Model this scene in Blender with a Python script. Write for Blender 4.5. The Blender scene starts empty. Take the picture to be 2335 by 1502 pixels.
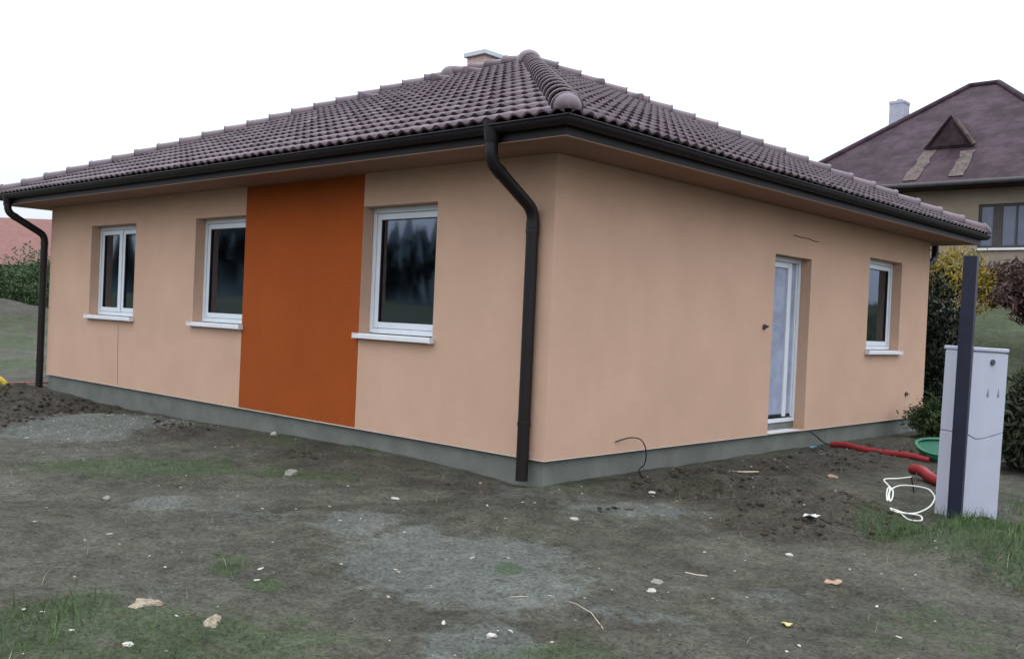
import bpy, bmesh, math, random
import numpy as np
from mathutils import Vector, Matrix

random.seed(7)
RNG = np.random.default_rng(11)
scene = bpy.context.scene
C = scene.collection
rad = math.radians

# ------------------------------------------------------------------ camera
cam_d = bpy.data.cameras.new('camera')
cam = bpy.data.objects.new('camera', cam_d)
C.objects.link(cam)
scene.camera = cam
CAM = Vector((5.3556, -6.2579, 1.2001))
right = Vector((0.7329868, 0.67880896, 0.04414461))
up = Vector((-0.04027393, -0.02147636, 0.99895785))
fwd = Vector((-0.6790496, 0.73400079, -0.01159641))
m3 = Matrix((right, up, -fwd)).transposed()
cam.matrix_world = Matrix.Translation(CAM) @ m3.to_4x4()
cam_d.sensor_fit = 'HORIZONTAL'
cam_d.sensor_width = 36.0
cam_d.lens = 36.0 * 2205.2 / 2335.0
cam_d.clip_start = 0.05
cam_d.clip_end = 1500.0

# ------------------------------------------------------------------ sky and sun (overcast)
world = bpy.data.worlds.new('World')
scene.world = world
world.use_nodes = True
wn, wl = world.node_tree.nodes, world.node_tree.links
wn.clear()
SUN_EL, SUN_ROT = rad(62), rad(140)
sky = wn.new('ShaderNodeTexSky'); sky.sky_type = 'NISHITA'; sky.sun_disc = False
sky.sun_elevation = SUN_EL; sky.sun_rotation = SUN_ROT
sky.dust_density = 4.0; sky.air_density = 1.0
tc = wn.new('ShaderNodeTexCoord')
cl = wn.new('ShaderNodeTexNoise'); cl.inputs['Scale'].default_value = 2.0; cl.inputs['Detail'].default_value = 5.0
wl.new(tc.outputs['Generated'], cl.inputs['Vector'])
ramp = wn.new('ShaderNodeValToRGB')
ramp.color_ramp.elements[0].position = 0.25; ramp.color_ramp.elements[0].color = (14.8, 16.3, 19.0, 1)
ramp.color_ramp.elements[1].position = 0.75; ramp.color_ramp.elements[1].color = (16.8, 17.6, 19.0, 1)
wl.new(cl.outputs['Fac'], ramp.inputs['Fac'])
sepz = wn.new('ShaderNodeSeparateXYZ'); wl.new(tc.outputs['Generated'], sepz.inputs[0])
zen = wn.new('ShaderNodeMapRange'); zen.inputs[1].default_value = 0.0; zen.inputs[2].default_value = 1.0   # overcast sky: brighter towards the zenith
zen.inputs[3].default_value = 0.62; zen.inputs[4].default_value = 3.2; wl.new(sepz.outputs['Z'], zen.inputs[0])
zsc = wn.new('ShaderNodeVectorMath'); zsc.operation = 'SCALE'
wl.new(ramp.outputs['Color'], zsc.inputs[0]); wl.new(zen.outputs[0], zsc.inputs['Scale'])
mix = wn.new('ShaderNodeMixRGB'); mix.inputs['Fac'].default_value = 0.93
wl.new(sky.outputs['Color'], mix.inputs['Color1']); wl.new(zsc.outputs[0], mix.inputs['Color2'])
bg = wn.new('ShaderNodeBackground'); bg.inputs['Strength'].default_value = 0.10
wl.new(mix.outputs['Color'], bg.inputs['Color'])
wo = wn.new('ShaderNodeOutputWorld'); wl.new(bg.outputs['Background'], wo.inputs['Surface'])

sun_d = bpy.data.lights.new('sun', 'SUN')
sun_d.energy = 0.5; sun_d.angle = rad(40); sun_d.color = (1.0, 0.97, 0.92)
sun = bpy.data.objects.new('sun', sun_d); C.objects.link(sun)
sd = Vector((math.sin(SUN_ROT) * math.cos(SUN_EL), math.cos(SUN_ROT) * math.cos(SUN_EL), math.sin(SUN_EL)))
sun.rotation_euler = sd.to_track_quat('Z', 'Y').to_euler()

vs = scene.view_settings
scene.display_settings.display_device = 'sRGB'
vs.view_transform = 'Standard'; vs.look = 'None'; vs.exposure = -0.5; vs.gamma = 1.0
vs.use_curve_mapping = False

# ------------------------------------------------------------------ materials
def mat(name, col, rough=0.8, spec=0.3, var=0.12, vscale=6.0, bump=0.0, bscale=60.0, metal=0.0, detail=6.0, col2=None, fine=0.0):
    """Principled with two scales of colour noise and a fine bump."""
    m = bpy.data.materials.new(name); m.use_nodes = True
    n, l = m.node_tree.nodes, m.node_tree.links
    b = n['Principled BSDF']
    b.inputs['Roughness'].default_value = rough
    b.inputs['Specular IOR Level'].default_value = spec
    b.inputs['Metallic'].default_value = metal
    t = n.new('ShaderNodeTexCoord')
    nz = n.new('ShaderNodeTexNoise'); nz.inputs['Scale'].default_value = vscale; nz.inputs['Detail'].default_value = detail
    nz.inputs['Roughness'].default_value = 0.65
    l.new(t.outputs['Object'], nz.inputs['Vector'])
    r = n.new('ShaderNodeValToRGB')
    r.color_ramp.elements[0].position = 0.3; r.color_ramp.elements[1].position = 0.7
    if col2 is None:
        lo = tuple(c * (1 - var) for c in col); hi = tuple(min(1, c * (1 + var)) for c in col)
    else:
        lo, hi = col, col2
    r.color_ramp.elements[0].color = (*lo, 1); r.color_ramp.elements[1].color = (*hi, 1)
    l.new(nz.outputs['Fac'], r.inputs['Fac'])
    out = r.outputs['Color']
    if fine:
        nf = n.new('ShaderNodeTexNoise'); nf.inputs['Scale'].default_value = bscale; nf.inputs['Detail'].default_value = 3
        l.new(t.outputs['Object'], nf.inputs['Vector'])
        mr = n.new('ShaderNodeMapRange'); mr.inputs[1].default_value = 0.3; mr.inputs[2].default_value = 0.7
        mr.inputs[3].default_value = 1 - fine; mr.inputs[4].default_value = 1 + fine
        l.new(nf.outputs['Fac'], mr.inputs[0])
        mx = n.new('ShaderNodeVectorMath'); mx.operation = 'SCALE'
        l.new(out, mx.inputs[0]); l.new(mr.outputs[0], mx.inputs['Scale'])
        out = mx.outputs[0]
    l.new(out, b.inputs['Base Color'])
    if bump:
        n2 = n.new('ShaderNodeTexNoise'); n2.inputs['Scale'].default_value = bscale; n2.inputs['Detail'].default_value = 4
        l.new(t.outputs['Object'], n2.inputs['Vector'])
        bp = n.new('ShaderNodeBump'); bp.inputs['Strength'].default_value = bump; bp.inputs['Distance'].default_value = 0.01
        l.new(n2.outputs['Fac'], bp.inputs['Height']); l.new(bp.outputs['Normal'], b.inputs['Normal'])
    return m

M = {}
M['render'] = mat('peach_render', (0.51, 0.330, 0.232), 0.9, 0.2, 0.06, 1.3, 0.5, 130, fine=0.12)
M['orange'] = mat('orange_render', (0.29, 0.060, 0.008), 0.9, 0.2, 0.07, 1.3, 0.5, 130, fine=0.12)
M['plinth'] = mat('grey_plinth', (0.135, 0.145, 0.125), 0.9, 0.2, 0.2, 2.2, 0.5, 180, fine=0.1)
M['soffit'] = mat('shaded_soffit_board', (0.27, 0.165, 0.118), 0.8, 0.2, 0.10, 2.0, 0.1, 90)  # wall peach darkened, eave shade put into the colour
M['gutter'] = mat('brown_gutter_metal', (0.010, 0.007, 0.009), 0.5, 0.25, 0.15, 3.0)
M['pipe'] = mat('brown_downpipe_metal', (0.010, 0.007, 0.007), 0.45, 0.3, 0.2, 3.0)
M['drip'] = mat('drip_profile_highlight', (0.6, 0.5, 0.42), 0.6, 0.3, 0.05)  # bright edge highlight put into the strip's colour
M['pvc'] = mat('white_pvc', (0.60, 0.63, 0.66), 0.4, 0.4, 0.05, 3.0, fine=0.03)
M['sill'] = mat('white_sill_metal', (0.66, 0.66, 0.66), 0.4, 0.4, 0.06, 5.0)
M['gasket'] = mat('black_gasket', (0.012, 0.012, 0.014), 0.6, 0.3, 0.1)
M['door_panel'] = mat('pale_door_panel', (0.27, 0.30, 0.39), 0.35, 0.4, 0.30, 4.0, fine=0.05)
M['inside'] = mat('interior_plaster', (0.62, 0.62, 0.60), 0.9, 0.1, 0.1, 2.0)
M['screed'] = mat('interior_screed', (0.15, 0.14, 0.13), 0.9, 0.1, 0.2, 2.0)
M['chimney'] = mat('hazed_chimney_render', (0.46, 0.32, 0.30), 0.9, 0.2, 0.12, 8.0, 0.3, 80)  # body made paler, flare haze put into the colour
M['concrete'] = mat('pale_concrete', (0.50, 0.52, 0.54), 0.85, 0.2, 0.1, 8.0, 0.3, 80)
M['cabinet'] = mat('grey_plastic_cabinet', (0.41, 0.42, 0.485), 0.45, 0.35, 0.06, 3.0, 0.05, 120, fine=0.05)
M['post'] = mat('dark_blue_post', (0.006, 0.007, 0.020), 0.5, 0.35, 0.3, 12.0, 0.1, 60)
M['dark_metal'] = mat('dark_metal', (0.05, 0.055, 0.06), 0.4, 0.5, 0.2)
M['mark'] = mat('faded_mark', (0.16, 0.17, 0.16), 0.6, 0.3, 0.3, 40.0)
M['red'] = mat('red_conduit', (0.22, 0.018, 0.022), 0.45, 0.4, 0.15, 12.0)
M['green'] = mat('green_plastic', (0.012, 0.12, 0.062), 0.45, 0.4, 0.15, 6.0)
M['wire'] = mat('white_cable', (0.55, 0.55, 0.49), 0.5, 0.3, 0.08)
M['black_wire'] = mat('black_cable', (0.012, 0.012, 0.012), 0.5, 0.3, 0.1)
M['yellow'] = mat('yellow_drain_pipe', (0.50, 0.34, 0.02), 0.5, 0.3, 0.15)
M['plank'] = mat('reddish_plank', (0.22, 0.10, 0.075), 0.8, 0.2, 0.25, 9.0)
M['stone'] = mat('grey_stone', (0.20, 0.185, 0.16), 0.9, 0.2, 0.25, 14.0, 0.5, 90)
M['chip'] = mat('pale_stone', (0.36, 0.34, 0.30), 0.85, 0.2, 0.35, 30.0)
M['chip_pink'] = mat('pink_brick_chip', (0.30, 0.20, 0.145), 0.85, 0.2, 0.2, 30.0)
M['wood'] = mat('pale_wood_splinter', (0.46, 0.39, 0.28), 0.8, 0.2, 0.2, 20.0)
M['sand'] = mat('pale_sand', (0.27, 0.22, 0.16), 0.95, 0.1, 0.25, 30.0, 0.6, 150)
M['leaf'] = mat('yellow_leaf', (0.42, 0.36, 0.14), 0.7, 0.2, 0.2, 20.0)
M['paper'] = mat('white_scrap', (0.45, 0.44, 0.41), 0.8, 0.2, 0.1, 20.0)
M['blue'] = mat('blue_scrap', (0.10, 0.22, 0.30), 0.6, 0.3, 0.2, 20.0)
M['clod'] = mat('earth_clod', (0.040, 0.031, 0.023), 0.95, 0.1, 0.3, 20.0)
M['grass'] = mat('short_grass', (0.030, 0.062, 0.018), 0.6, 0.3, 0, 2.5, col2=(0.070, 0.125, 0.036))
M['dry'] = mat('dry_grass', (0.26, 0.24, 0.15), 0.8, 0.2, 0.25, 4.0)
M['bark'] = mat('bark', (0.055, 0.045, 0.036), 0.9, 0.2, 0.3, 12.0, 0.4, 60)
def leafmat(name, a, b_):
    return mat(name, a, 0.7, 0.2, 0, 2.2, col2=b_)
M['leaf_conifer'] = leafmat('conifer_needles', (0.005, 0.009, 0.005), (0.016, 0.026, 0.012))
M['leaf_yellow'] = leafmat('forsythia_flowers', (0.035, 0.042, 0.012), (0.40, 0.28, 0.02))
M['leaf_brown'] = leafmat('reddish_twigs', (0.030, 0.016, 0.014), (0.10, 0.058, 0.050))
M['leaf_dark'] = leafmat('dark_shrub_leaves', (0.014, 0.018, 0.010), (0.035, 0.042, 0.020))
M['leaf_hedge'] = leafmat('hedge_leaves', (0.014, 0.028, 0.010), (0.050, 0.078, 0.024))
M['leaf_mid'] = leafmat('green_leaves', (0.025, 0.050, 0.020), (0.070, 0.110, 0.040))
M['forest'] = leafmat('far_wood_haze', (0.075, 0.105, 0.115), (0.120, 0.150, 0.155))  # pale bluish distance haze put into the needle colour
M['nb_wall'] = mat('beige_wall', (0.25, 0.205, 0.16), 0.9, 0.2, 0.15, 1.5, 0.3, 60)
M['nb_frame'] = mat('dark_window_frame', (0.05, 0.045, 0.045), 0.6, 0.3, 0.2)
M['nb_patch'] = mat('pale_roof_patch', (0.085, 0.064, 0.056), 0.85, 0.2, 0.5, 7.0)
M['nb_chimney'] = mat('grey_chimney', (0.36, 0.36, 0.42), 0.85, 0.2, 0.15, 4.0)
M['far_red'] = mat('far_red_tiles', (0.17, 0.085, 0.07), 0.85, 0.2, 0.15, 3.0)

def tile_mat(name, a, b_, scale=3.0, rough=0.38):
    m = mat(name, a, rough, 0.45, 0, scale, 0.25, 160, col2=b_, fine=0.14)
    n, l = m.node_tree.nodes, m.node_tree.links
    oi = n.new('ShaderNodeObjectInfo')
    mr = n.new('ShaderNodeMapRange'); mr.inputs[3].default_value = 0.74; mr.inputs[4].default_value = 1.26
    l.new(oi.outputs['Random'], mr.inputs[0])
    b = n['Principled BSDF']
    src = b.inputs['Base Color'].links[0].from_socket
    sc = n.new('ShaderNodeVectorMath'); sc.operation = 'SCALE'
    l.new(src, sc.inputs[0]); l.new(mr.outputs[0], sc.inputs['Scale']); l.new(sc.outputs[0], b.inputs['Base Color'])
    return m
M['tile'] = tile_mat('brown_roof_tile', (0.056, 0.031, 0.037), (0.086, 0.051, 0.059))

def nb_roof_mat():
    m = bpy.data.materials.new('old_brown_roof'); m.use_nodes = True
    n, l = m.node_tree.nodes, m.node_tree.links
    b = n['Principled BSDF']; b.inputs['Roughness'].default_value = 0.8; b.inputs['Specular IOR Level'].default_value = 0.2
    t = n.new('ShaderNodeTexCoord')
    n1 = n.new('ShaderNodeTexNoise'); n1.inputs['Scale'].default_value = 1.3; n1.inputs['Detail'].default_value = 9; n1.inputs['Roughness'].default_value = 0.75
    l.new(t.outputs['Object'], n1.inputs['Vector'])
    r = n.new('ShaderNodeValToRGB'); r.color_ramp.elements[0].position = 0.42; r.color_ramp.elements[1].position = 0.60
    r.color_ramp.elements[0].color = (0.022, 0.011, 0.015, 1); r.color_ramp.elements[1].color = (0.052, 0.031, 0.038, 1)
    l.new(n1.outputs['Fac'], r.inputs['Fac']); l.new(r.outputs['Color'], b.inputs['Base Color'])
    w = n.new('ShaderNodeTexWave'); w.wave_type = 'BANDS'; w.bands_direction = 'Z'; w.inputs['Scale'].default_value = 1.7; w.inputs['Distortion'].default_value = 0.6
    w.wave_profile = 'SAW'
    l.new(t.outputs['Object'], w.inputs['Vector'])
    bp = n.new('ShaderNodeBump'); bp.inputs['Strength'].default_value = 0.5; bp.inputs['Distance'].default_value = 0.04
    l.new(w.outputs['Fac'], bp.inputs['Height']); l.new(bp.outputs['Normal'], b.inputs['Normal'])
    return m
M['nb_roof'] = nb_roof_mat()

def glass_mat(name, tint, ior=2.0, rough=0.03):
    """Coated double glazing: Fresnel mirror over tinted see-through."""
    m = bpy.data.materials.new(name); m.use_nodes = True
    n, l = m.node_tree.nodes, m.node_tree.links
    n.clear()
    fr = n.new('ShaderNodeFresnel'); fr.inputs['IOR'].default_value = ior
    gl = n.new('ShaderNodeBsdfGlossy'); gl.inputs['Roughness'].default_value = rough; gl.inputs['Color'].default_value = (0.70, 0.80, 1.0, 1)
    tr = n.new('ShaderNodeBsdfTransparent'); tr.inputs['Color'].default_value = (*tint, 1)
    mx = n.new('ShaderNodeMixShader'); o = n.new('ShaderNodeOutputMaterial')
    l.new(fr.outputs[0], mx.inputs[0]); l.new(tr.outputs[0], mx.inputs[1]); l.new(gl.outputs[0], mx.inputs[2])
    l.new(mx.outputs[0], o.inputs['Surface'])
    return m
M['glass'] = glass_mat('window_glass', (0.62, 0.72, 0.80), 2.6)
M['nb_glass'] = mat('far_window_glass', (0.10, 0.11, 0.15), 0.08, 0.6, 0.2, 1.5)

# ------------------------------------------------------------------ mesh helpers
class MB:
    def __init__(s): s.v = []; s.f = []; s.smooth = []
    def add(s, vs, fs, smooth=False):
        o = len(s.v); s.v += [tuple(p) for p in vs]
        for f in fs: s.f.append(tuple(i + o for i in f)); s.smooth.append(smooth)
        return s
    def box(s, a, b, mtx=None):
        (x0, y0, z0), (x1, y1, z1) = a, b
        vs = [(x0, y0, z0), (x1, y0, z0), (x1, y1, z0), (x0, y1, z0), (x0, y0, z1), (x1, y0, z1), (x1, y1, z1), (x0, y1, z1)]
        if mtx is not None: vs = [tuple(mtx @ Vector(p)) for p in vs]
        return s.add(vs, [(0, 3, 2, 1), (4, 5, 6, 7), (0, 1, 5, 4), (1, 2, 6, 5), (2, 3, 7, 6), (3, 0, 4, 7)])
    def tube(s, pts, r, seg=10, cap=True):
        pts = [Vector(p) for p in pts]; n = len(pts)
        rs = r if isinstance(r, (list, tuple)) else [r] * n
        ref = None; vs = []; fs = []
        for i, p in enumerate(pts):
            t = ((pts[min(i + 1, n - 1)] - p).normalized() + (p - pts[max(i - 1, 0)]).normalized())
            t = t.normalized() if t.length > 1e-6 else Vector((0, 0, 1))
            if ref is None:
                ref = t.orthogonal().normalized()
            ref = (ref - t * ref.dot(t)).normalized(); w = t.cross(ref)
            for k in range(seg):
                a = 2 * math.pi * k / seg
                vs.append(p + (ref * math.cos(a) + w * math.sin(a)) * rs[i])
        for i in range(n - 1):
            for k in range(seg):
                k2 = (k + 1) % seg
                fs.append((i * seg + k, i * seg + k2, (i + 1) * seg + k2, (i + 1) * seg + k))
        s.add(vs, fs, True)
        if cap:
            s.add(vs[:seg], [tuple(range(seg))[::-1]]); s.add(vs[-seg:], [tuple(range(seg))])
        return s
    def prism(s, poly, d, mtx=None):
        """polygon in local XZ extruded along local Y by d"""
        n = len(poly)
        vs = [Vector((x, 0, z)) for x, z in poly] + [Vector((x, d, z)) for x, z in poly]
        if mtx is not None: vs = [mtx @ p for p in vs]
        fs = [tuple(range(n)), tuple(range(2 * n - 1, n - 1, -1))]
        fs += [(i, i + n, (i + 1) % n + n, (i + 1) % n) for i in range(n)]
        return s.add(vs, fs)
    def mesh(s, name, m):
        me = bpy.data.meshes.new(name); me.from_pydata(s.v, [], s.f)
        if any(s.smooth): me.polygons.foreach_set('use_smooth', s.smooth)
        me.materials.append(m); me.update()
        return me
    def build(s, name, m, parent=None, bevel=0.0):
        o = bpy.data.objects.new(name, s.mesh(name, m)); C.objects.link(o)
        if parent: o.parent = parent
        if bevel:
            bv = o.modifiers.new('bevel', 'BEVEL'); bv.width = bevel; bv.segments = 2; bv.limit_method = 'ANGLE'
        return o

def thing(name, label, cat, loc=(0, 0, 0), group=None):
    o = bpy.data.objects.new(name, None); C.objects.link(o); o.location = loc
    o.empty_display_size = 0.1
    return tag(o, label, cat, group)
def tag(o, label=None, cat=None, group=None, kind=None):
    if label: o['label'] = label
    if cat: o['category'] = cat
    if group: o['group'] = group
    if kind: o['kind'] = kind
    return o
def fast_mesh(name, V, F, m, smooth=False):
    """V (n,3), F (k,3) or (k,4) numpy arrays"""
    me = bpy.data.meshes.new(name)
    V = np.asarray(V, dtype=np.float32); F = np.asarray(F, dtype=np.int32)
    k = F.shape[1]
    me.vertices.add(len(V)); me.vertices.foreach_set('co', V.ravel())
    me.loops.add(F.size); me.loops.foreach_set('vertex_index', F.ravel())
    me.polygons.add(len(F)); me.polygons.foreach_set('loop_start', np.arange(0, F.size, k, dtype=np.int32))
    me.polygons.foreach_set('loop_total', np.full(len(F), k, dtype=np.int32))
    if smooth: me.polygons.foreach_set('use_smooth', np.ones(len(F), dtype=bool))
    me.materials.append(m); me.update(calc_edges=True)
    return me
def link(name, me, parent=None):
    o = bpy.data.objects.new(name, me); C.objects.link(o)
    if parent: o.parent = parent
    return o

# ------------------------------------------------------------------ noise and terrain
def vnoise(x, y, seed=0):
    x = np.asarray(x, dtype=np.float64); y = np.asarray(y, dtype=np.float64)
    xi = np.floor(x).astype(np.int64); yi = np.floor(y).astype(np.int64)
    fx = x - xi; fy = y - yi
    fx = fx * fx * (3 - 2 * fx); fy = fy * fy * (3 - 2 * fy)
    def h(a, b):
        n = (a * 374761393 + b * 668265263 + seed * 1442695041) & 0xFFFFFFFF
        n = ((n ^ (n >> 13)) * 1274126177) & 0xFFFFFFFF
        return ((n ^ (n >> 16)) & 0xFFFF) / 65535.0
    a = h(xi, yi); b = h(xi + 1, yi); c = h(xi, yi + 1); d = h(xi + 1, yi + 1)
    return (a * (1 - fx) + b * fx) * (1 - fy) + (c * (1 - fx) + d * fx) * fy
def fbm(x, y, s, oct=4, seed=0, gain=0.5):
    v = 0; a = 1; tot = 0
    for i in range(oct):
        v = v + a * (vnoise(x * s * 2 ** i, y * s * 2 ** i, seed + i) - 0.5); tot += a; a *= gain
    return v / tot
def sstep(a, b, x):
    t = np.clip((x - a) / (b - a), 0, 1); return t * t * (3 - 2 * t)

LX, LY, EAVE = 10.4534, 8.785, 0.6525
RX, RY = 0.734, 0.679        # view axes on the ground (only the patches' long direction)
def ellipse(x, y, e, soft=1.0):
    cx, cy, a, b = e
    dx, dy = x - cx, y - cy
    u = (dx * RX + dy * RY) / a; w = (-dx * RY + dy * RX) / b
    return np.exp(-np.minimum(((u * u + w * w) * soft) ** 1.5, 50))
PALE = [(1.38, -2.31, 0.54, 0.59), (0.23, -2.11, 0.21, 0.29), (1.95, -2.44, 0.35, 0.29), (0.99, -0.13, 0.37, 0.31), (-1.2, -2.88, 0.19, 0.21), (-5.67, -1.21, 0.66, 1.02), (2.32, -3.19, 0.22, 0.23), (0.9, -2.04, 0.17, 0.35), (2.86, -1.42, 0.14, 0.22), (2.69, -2.29, 0.26, 0.1), (-0.45, -2.59, 0.36, 0.28)]
PALE_W = [1.1, 0.9, 1.1, 1.0, 0.8, 1.2, 1.0, 1.0, 0.35, 0.5, 0.25]
GREEN = [(-2.73, -2.18, 0.69, 0.45), (0.43, -3.22, 0.11, 0.18), (1.44, -4.16, 0.57, 0.39), (0.97, -4.45, 0.24, 0.35), (1.58, -2.13, 0.1, 0.1), (3.4, 0.55, 0.36, 0.55), (2.61, 0.83, 0.22, 0.34), (2.63, -2.99, 0.33, 0.17), (-3.75, -0.05, 0.39, 0.51), (-2.24, 0.26, 0.36, 0.31), (0.93, -3.34, 0.08, 0.13), (3.73, -1.28, 0.43, 0.43), (-1.87, -1.45, 0.61, 0.31), (0.02, 0.29, 0.23, 0.13)]
GREEN_W = [0.9, 0.7, 0.8, 1.0, 0.8, 0.85, 0.8, 0.5, 0.5, 0.6, 0.7, 0.3, 0.55, 0.5]
DARK = [(-7.77, -1.13, 0.86, 2.0), (-4.65, -0.96, 0.36, 0.79), (0.5, 1.65, 0.25, 0.5), (2.0, 0.89, 0.68, 0.8), (1.04, -2.9, 0.17, 0.24), (0.92, -0.26, 0.15, 0.1), (-0.04, 9.6, 0.6, 2.6), (-0.43, -0.4, 0.3, 0.21), (0.96, -4.56, 0.17, 0.34), (2.41, -2.89, 0.24, 0.19), (3.35, 1.49, 0.19, 0.94), (1.08, 1.52, 0.35, 0.7), (-2.64, -0.44, 0.4, 0.59), (2.63, -2.43, 0.25, 0.17)]
DARK_W = [1.0, 0.7, 0.9, 0.8, 0.55, 0.8, 0.95, 0.5, 0.7, 0.5, 0.8, 0.5, 0.4, 0.4]
HEAPS = [(-8.5, -1.35, 0.8, 0.7, 0.22), (-7.3, -1.6, 0.6, 0.5, 0.12), (0.6, 1.75, 0.30, 0.35, 0.15), (0.30, 1.15, 0.22, 0.22, 0.06), (1.3, 2.2, 0.4, 0.3, 0.07), (1.95, 1.0, 0.6, 0.5, 0.17), (-5.7, -1.1, 0.6, 0.7, 0.08), (2.3, 0.45, 0.35, 0.25, 0.06), (3.42, 0.55, 0.42, 0.55, 0.17), (0.7, 3.0, 0.4, 0.5, 0.05), (-4.7, -0.9, 0.5, 0.5, 0.06), (-2.6, -0.8, 0.6, 0.4, 0.04), (0.6, -0.9, 0.8, 0.25, 0.03), (-1.6, -1.9, 0.9, 0.3, 0.03)]
WL = np.array([(-12, -.26), (-10.51, -.24), (-8.47, -.30), (-6.3, -.29), (-4.64, -.24), (-3.83, -.22), (-2.94, -.20), (-2.28, -.19), (-1.3, -.21), (-.84, -.22), (-.61, -.23), (-.3, -.25), (0, -.22)])
WR = np.array([(0, -.22), (.24, -.24), (.6, -.245), (.82, -.24), (.95, -.20), (1.05, -.19), (1.29, -.22), (1.61, -.25), (1.8, -.22), (1.95, -.205), (2.25, -.23), (2.85, -.23), (3.45, -.235), (4.0, -.20), (4.49, -.18), (5.7, -.19), (7.1, -.19), (8.66, -.11), (9.2, -.1)])
def zg(x, y):
    x = np.asarray(x, dtype=np.float64); y = np.asarray(y, dtype=np.float64)
    base = -0.255 + 0 * x
    for cx, cy, a, b, h in HEAPS: base = base + h * ellipse(x, y, (cx, cy, a, b))
    dl = np.where((x < 0.3), np.hypot(np.maximum(-y, 0), np.maximum(x, 0) + np.maximum(-LX - x, 0)), 9)
    dr = np.where((y > -0.3), np.hypot(np.maximum(x, 0), np.maximum(-y, 0) + np.maximum(y - 9.2, 0)), 9)
    d = np.minimum(dl, dr)
    tab = np.where(dl <= dr, np.interp(x, WL[:, 0], WL[:, 1]), np.interp(y, WR[:, 0], WR[:, 1]))
    w = np.exp(-(d / 0.5) ** 2)
    z = base * (1 - w) + tab * w
    near = 1 - sstep(14, 24, np.hypot(x, y))
    dug = 0 * x                                   # freshly dug, cloddy ground
    for e, q in zip(DARK, DARK_W): dug = np.maximum(dug, q * ellipse(x, y, e, 0.5))
    dug = np.maximum(dug, 0.7 * np.exp(-((x - 0.75) / 0.65) ** 2) * sstep(0.2, 0.9, y) * near)
    amp = 0.35 + 0.65 * sstep(0.0, 0.9, d)
    z = z + amp * (0.085 * fbm(x, y, 0.9, 3, 3) + 0.05 * near * fbm(x, y, 4.0, 3, 9) + 0.03 * near * fbm(x, y, 13, 3, 21) + 0.035 * near * (0.25 - np.abs(fbm(x, y, 2.6, 4, 51))) + dug * near * (0.16 * fbm(x, y, 5.0, 3, 31) + 0.10 * np.abs(fbm(x, y, 11, 3, 35))))
    # rising slope behind, on the neighbour's side
    ex = sstep(-14, -8, x)
    z = z + ex * 2.15 * sstep(9.6, 18.5, y) + ex * 0.5 * sstep(18, 40, y)
    # spoil mound and gentle rise far away on the other side
    z = z + 1.25 * np.exp(-((x + 26.5) / 5.5) ** 2 - ((y - 4.6) / 4.2) ** 2) * (1 + 0.5 * fbm(x, y, 0.5, 3, 40))
    z = z + 0.45 * fbm(x, y, 0.45, 4, 77) * sstep(13, 20, -x)
    z = z + 0.8 * sstep(36, 60, -x) + 1.5 * sstep(60, 110, -x)
    z = z + 1.2 * sstep(50, 100, -y)
    return z
def gz(x, y): return float(zg(np.array([x]), np.array([y]))[0])

def axis(segs):
    out = []
    for a, b, st in segs:
        n = max(1, int(round((b - a) / st))); out.append(np.linspace(a, b, n, endpoint=False))
    out.append(np.array([segs[-1][1]])); return np.concatenate(out)
ax_x = axis([(-400, -120, 28), (-120, -50, 7), (-50, -14, 0.9), (-14, -4, 0.10), (-4, -0.5, 0.05), (-0.5, 4.4, 0.028), (4.4, 8, 0.12), (8, 30, 1.1), (30, 300, 27)])
ax_y = axis([(-300, -60, 24), (-60, -8, 4), (-8, -5, 0.2), (-5, 2.6, 0.028), (2.6, 9.6, 0.08), (9.6, 26, 0.25), (26, 60, 1.7), (60, 300, 24)])
GX, GY = np.meshgrid(ax_x, ax_y)
GZ = zg(GX, GY)
nx, ny = len(ax_x), len(ax_y)
idx = np.arange(nx * ny).reshape(ny, nx)
F = np.stack([idx[:-1, :-1], idx[:-1, 1:], idx[1:, 1:], idx[1:, :-1]], -1).reshape(-1, 4)

def masks(x, y):
    w1 = fbm(x, y, 2.2, 4, 60); w2 = fbm(x, y, 7, 3, 70)
    xx = x + 0.45 * fbm(x, y, 1.6, 3, 80); yy = y + 0.45 * fbm(x, y, 1.6, 3, 90)
    g = 0 * x; p = 0 * x; d = 0 * x
    for e, w in zip(GREEN, GREEN_W): g = np.maximum(g, w * ellipse(xx, yy, e, 0.7))
    for e, w in zip(PALE, PALE_W): p = np.maximum(p, w * ellipse(xx, yy, e, 0.7))
    for e, w in zip(DARK, DARK_W): d = np.maximum(d, w * ellipse(xx, yy, e, 0.7))
    g = np.clip(g * (1 + 2.0 * w2) + 0.35 * np.maximum(w1, 0), 0, 1)
    p = np.clip(p * (1 + 1.4 * w2), 0, 1)
    d = np.maximum(d, 0.6 * np.exp(-((x - 0.75) / 0.65) ** 2) * sstep(0.2, 0.9, y) * (1 - sstep(5, 8, y)))
    d = np.clip(d * (1 + 1.6 * w2) + 1.0 * np.maximum(-w1 - 0.06, 0), 0, 1)
    far = np.maximum(sstep(12, 17, -x), sstep(9.5, 12, y))
    far = np.maximum(far, sstep(9, 16, -y))
    g = g * (1 - far) + far * np.clip(0.75 + 2.2 * w1 + 1.6 * fbm(x, y, 0.35, 3, 33), 0, 1)
    mound = np.exp(-((x + 26.5) / 5.0) ** 2 - ((y - 4.6) / 5.0) ** 2)
    g = g * (1 - 0.95 * mound)
    track = np.exp(-(((x + 17.8 - 0.4 * (1.8 - y)) / 0.9) ** 2)) * sstep(-12, -3, y)
    p = np.maximum(p * (1 - far), 0.25 * track); g = g * (1 - track)
    d = d * (1 - sstep(14, 20, np.hypot(x, y))) + 0.55 * mound + 0.8 * far * np.clip(3 * fbm(x, y, 0.6, 4, 44), 0, 1)
    return g, p, d
mg, mp, md = masks(GX.ravel(), GY.ravel())

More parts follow.
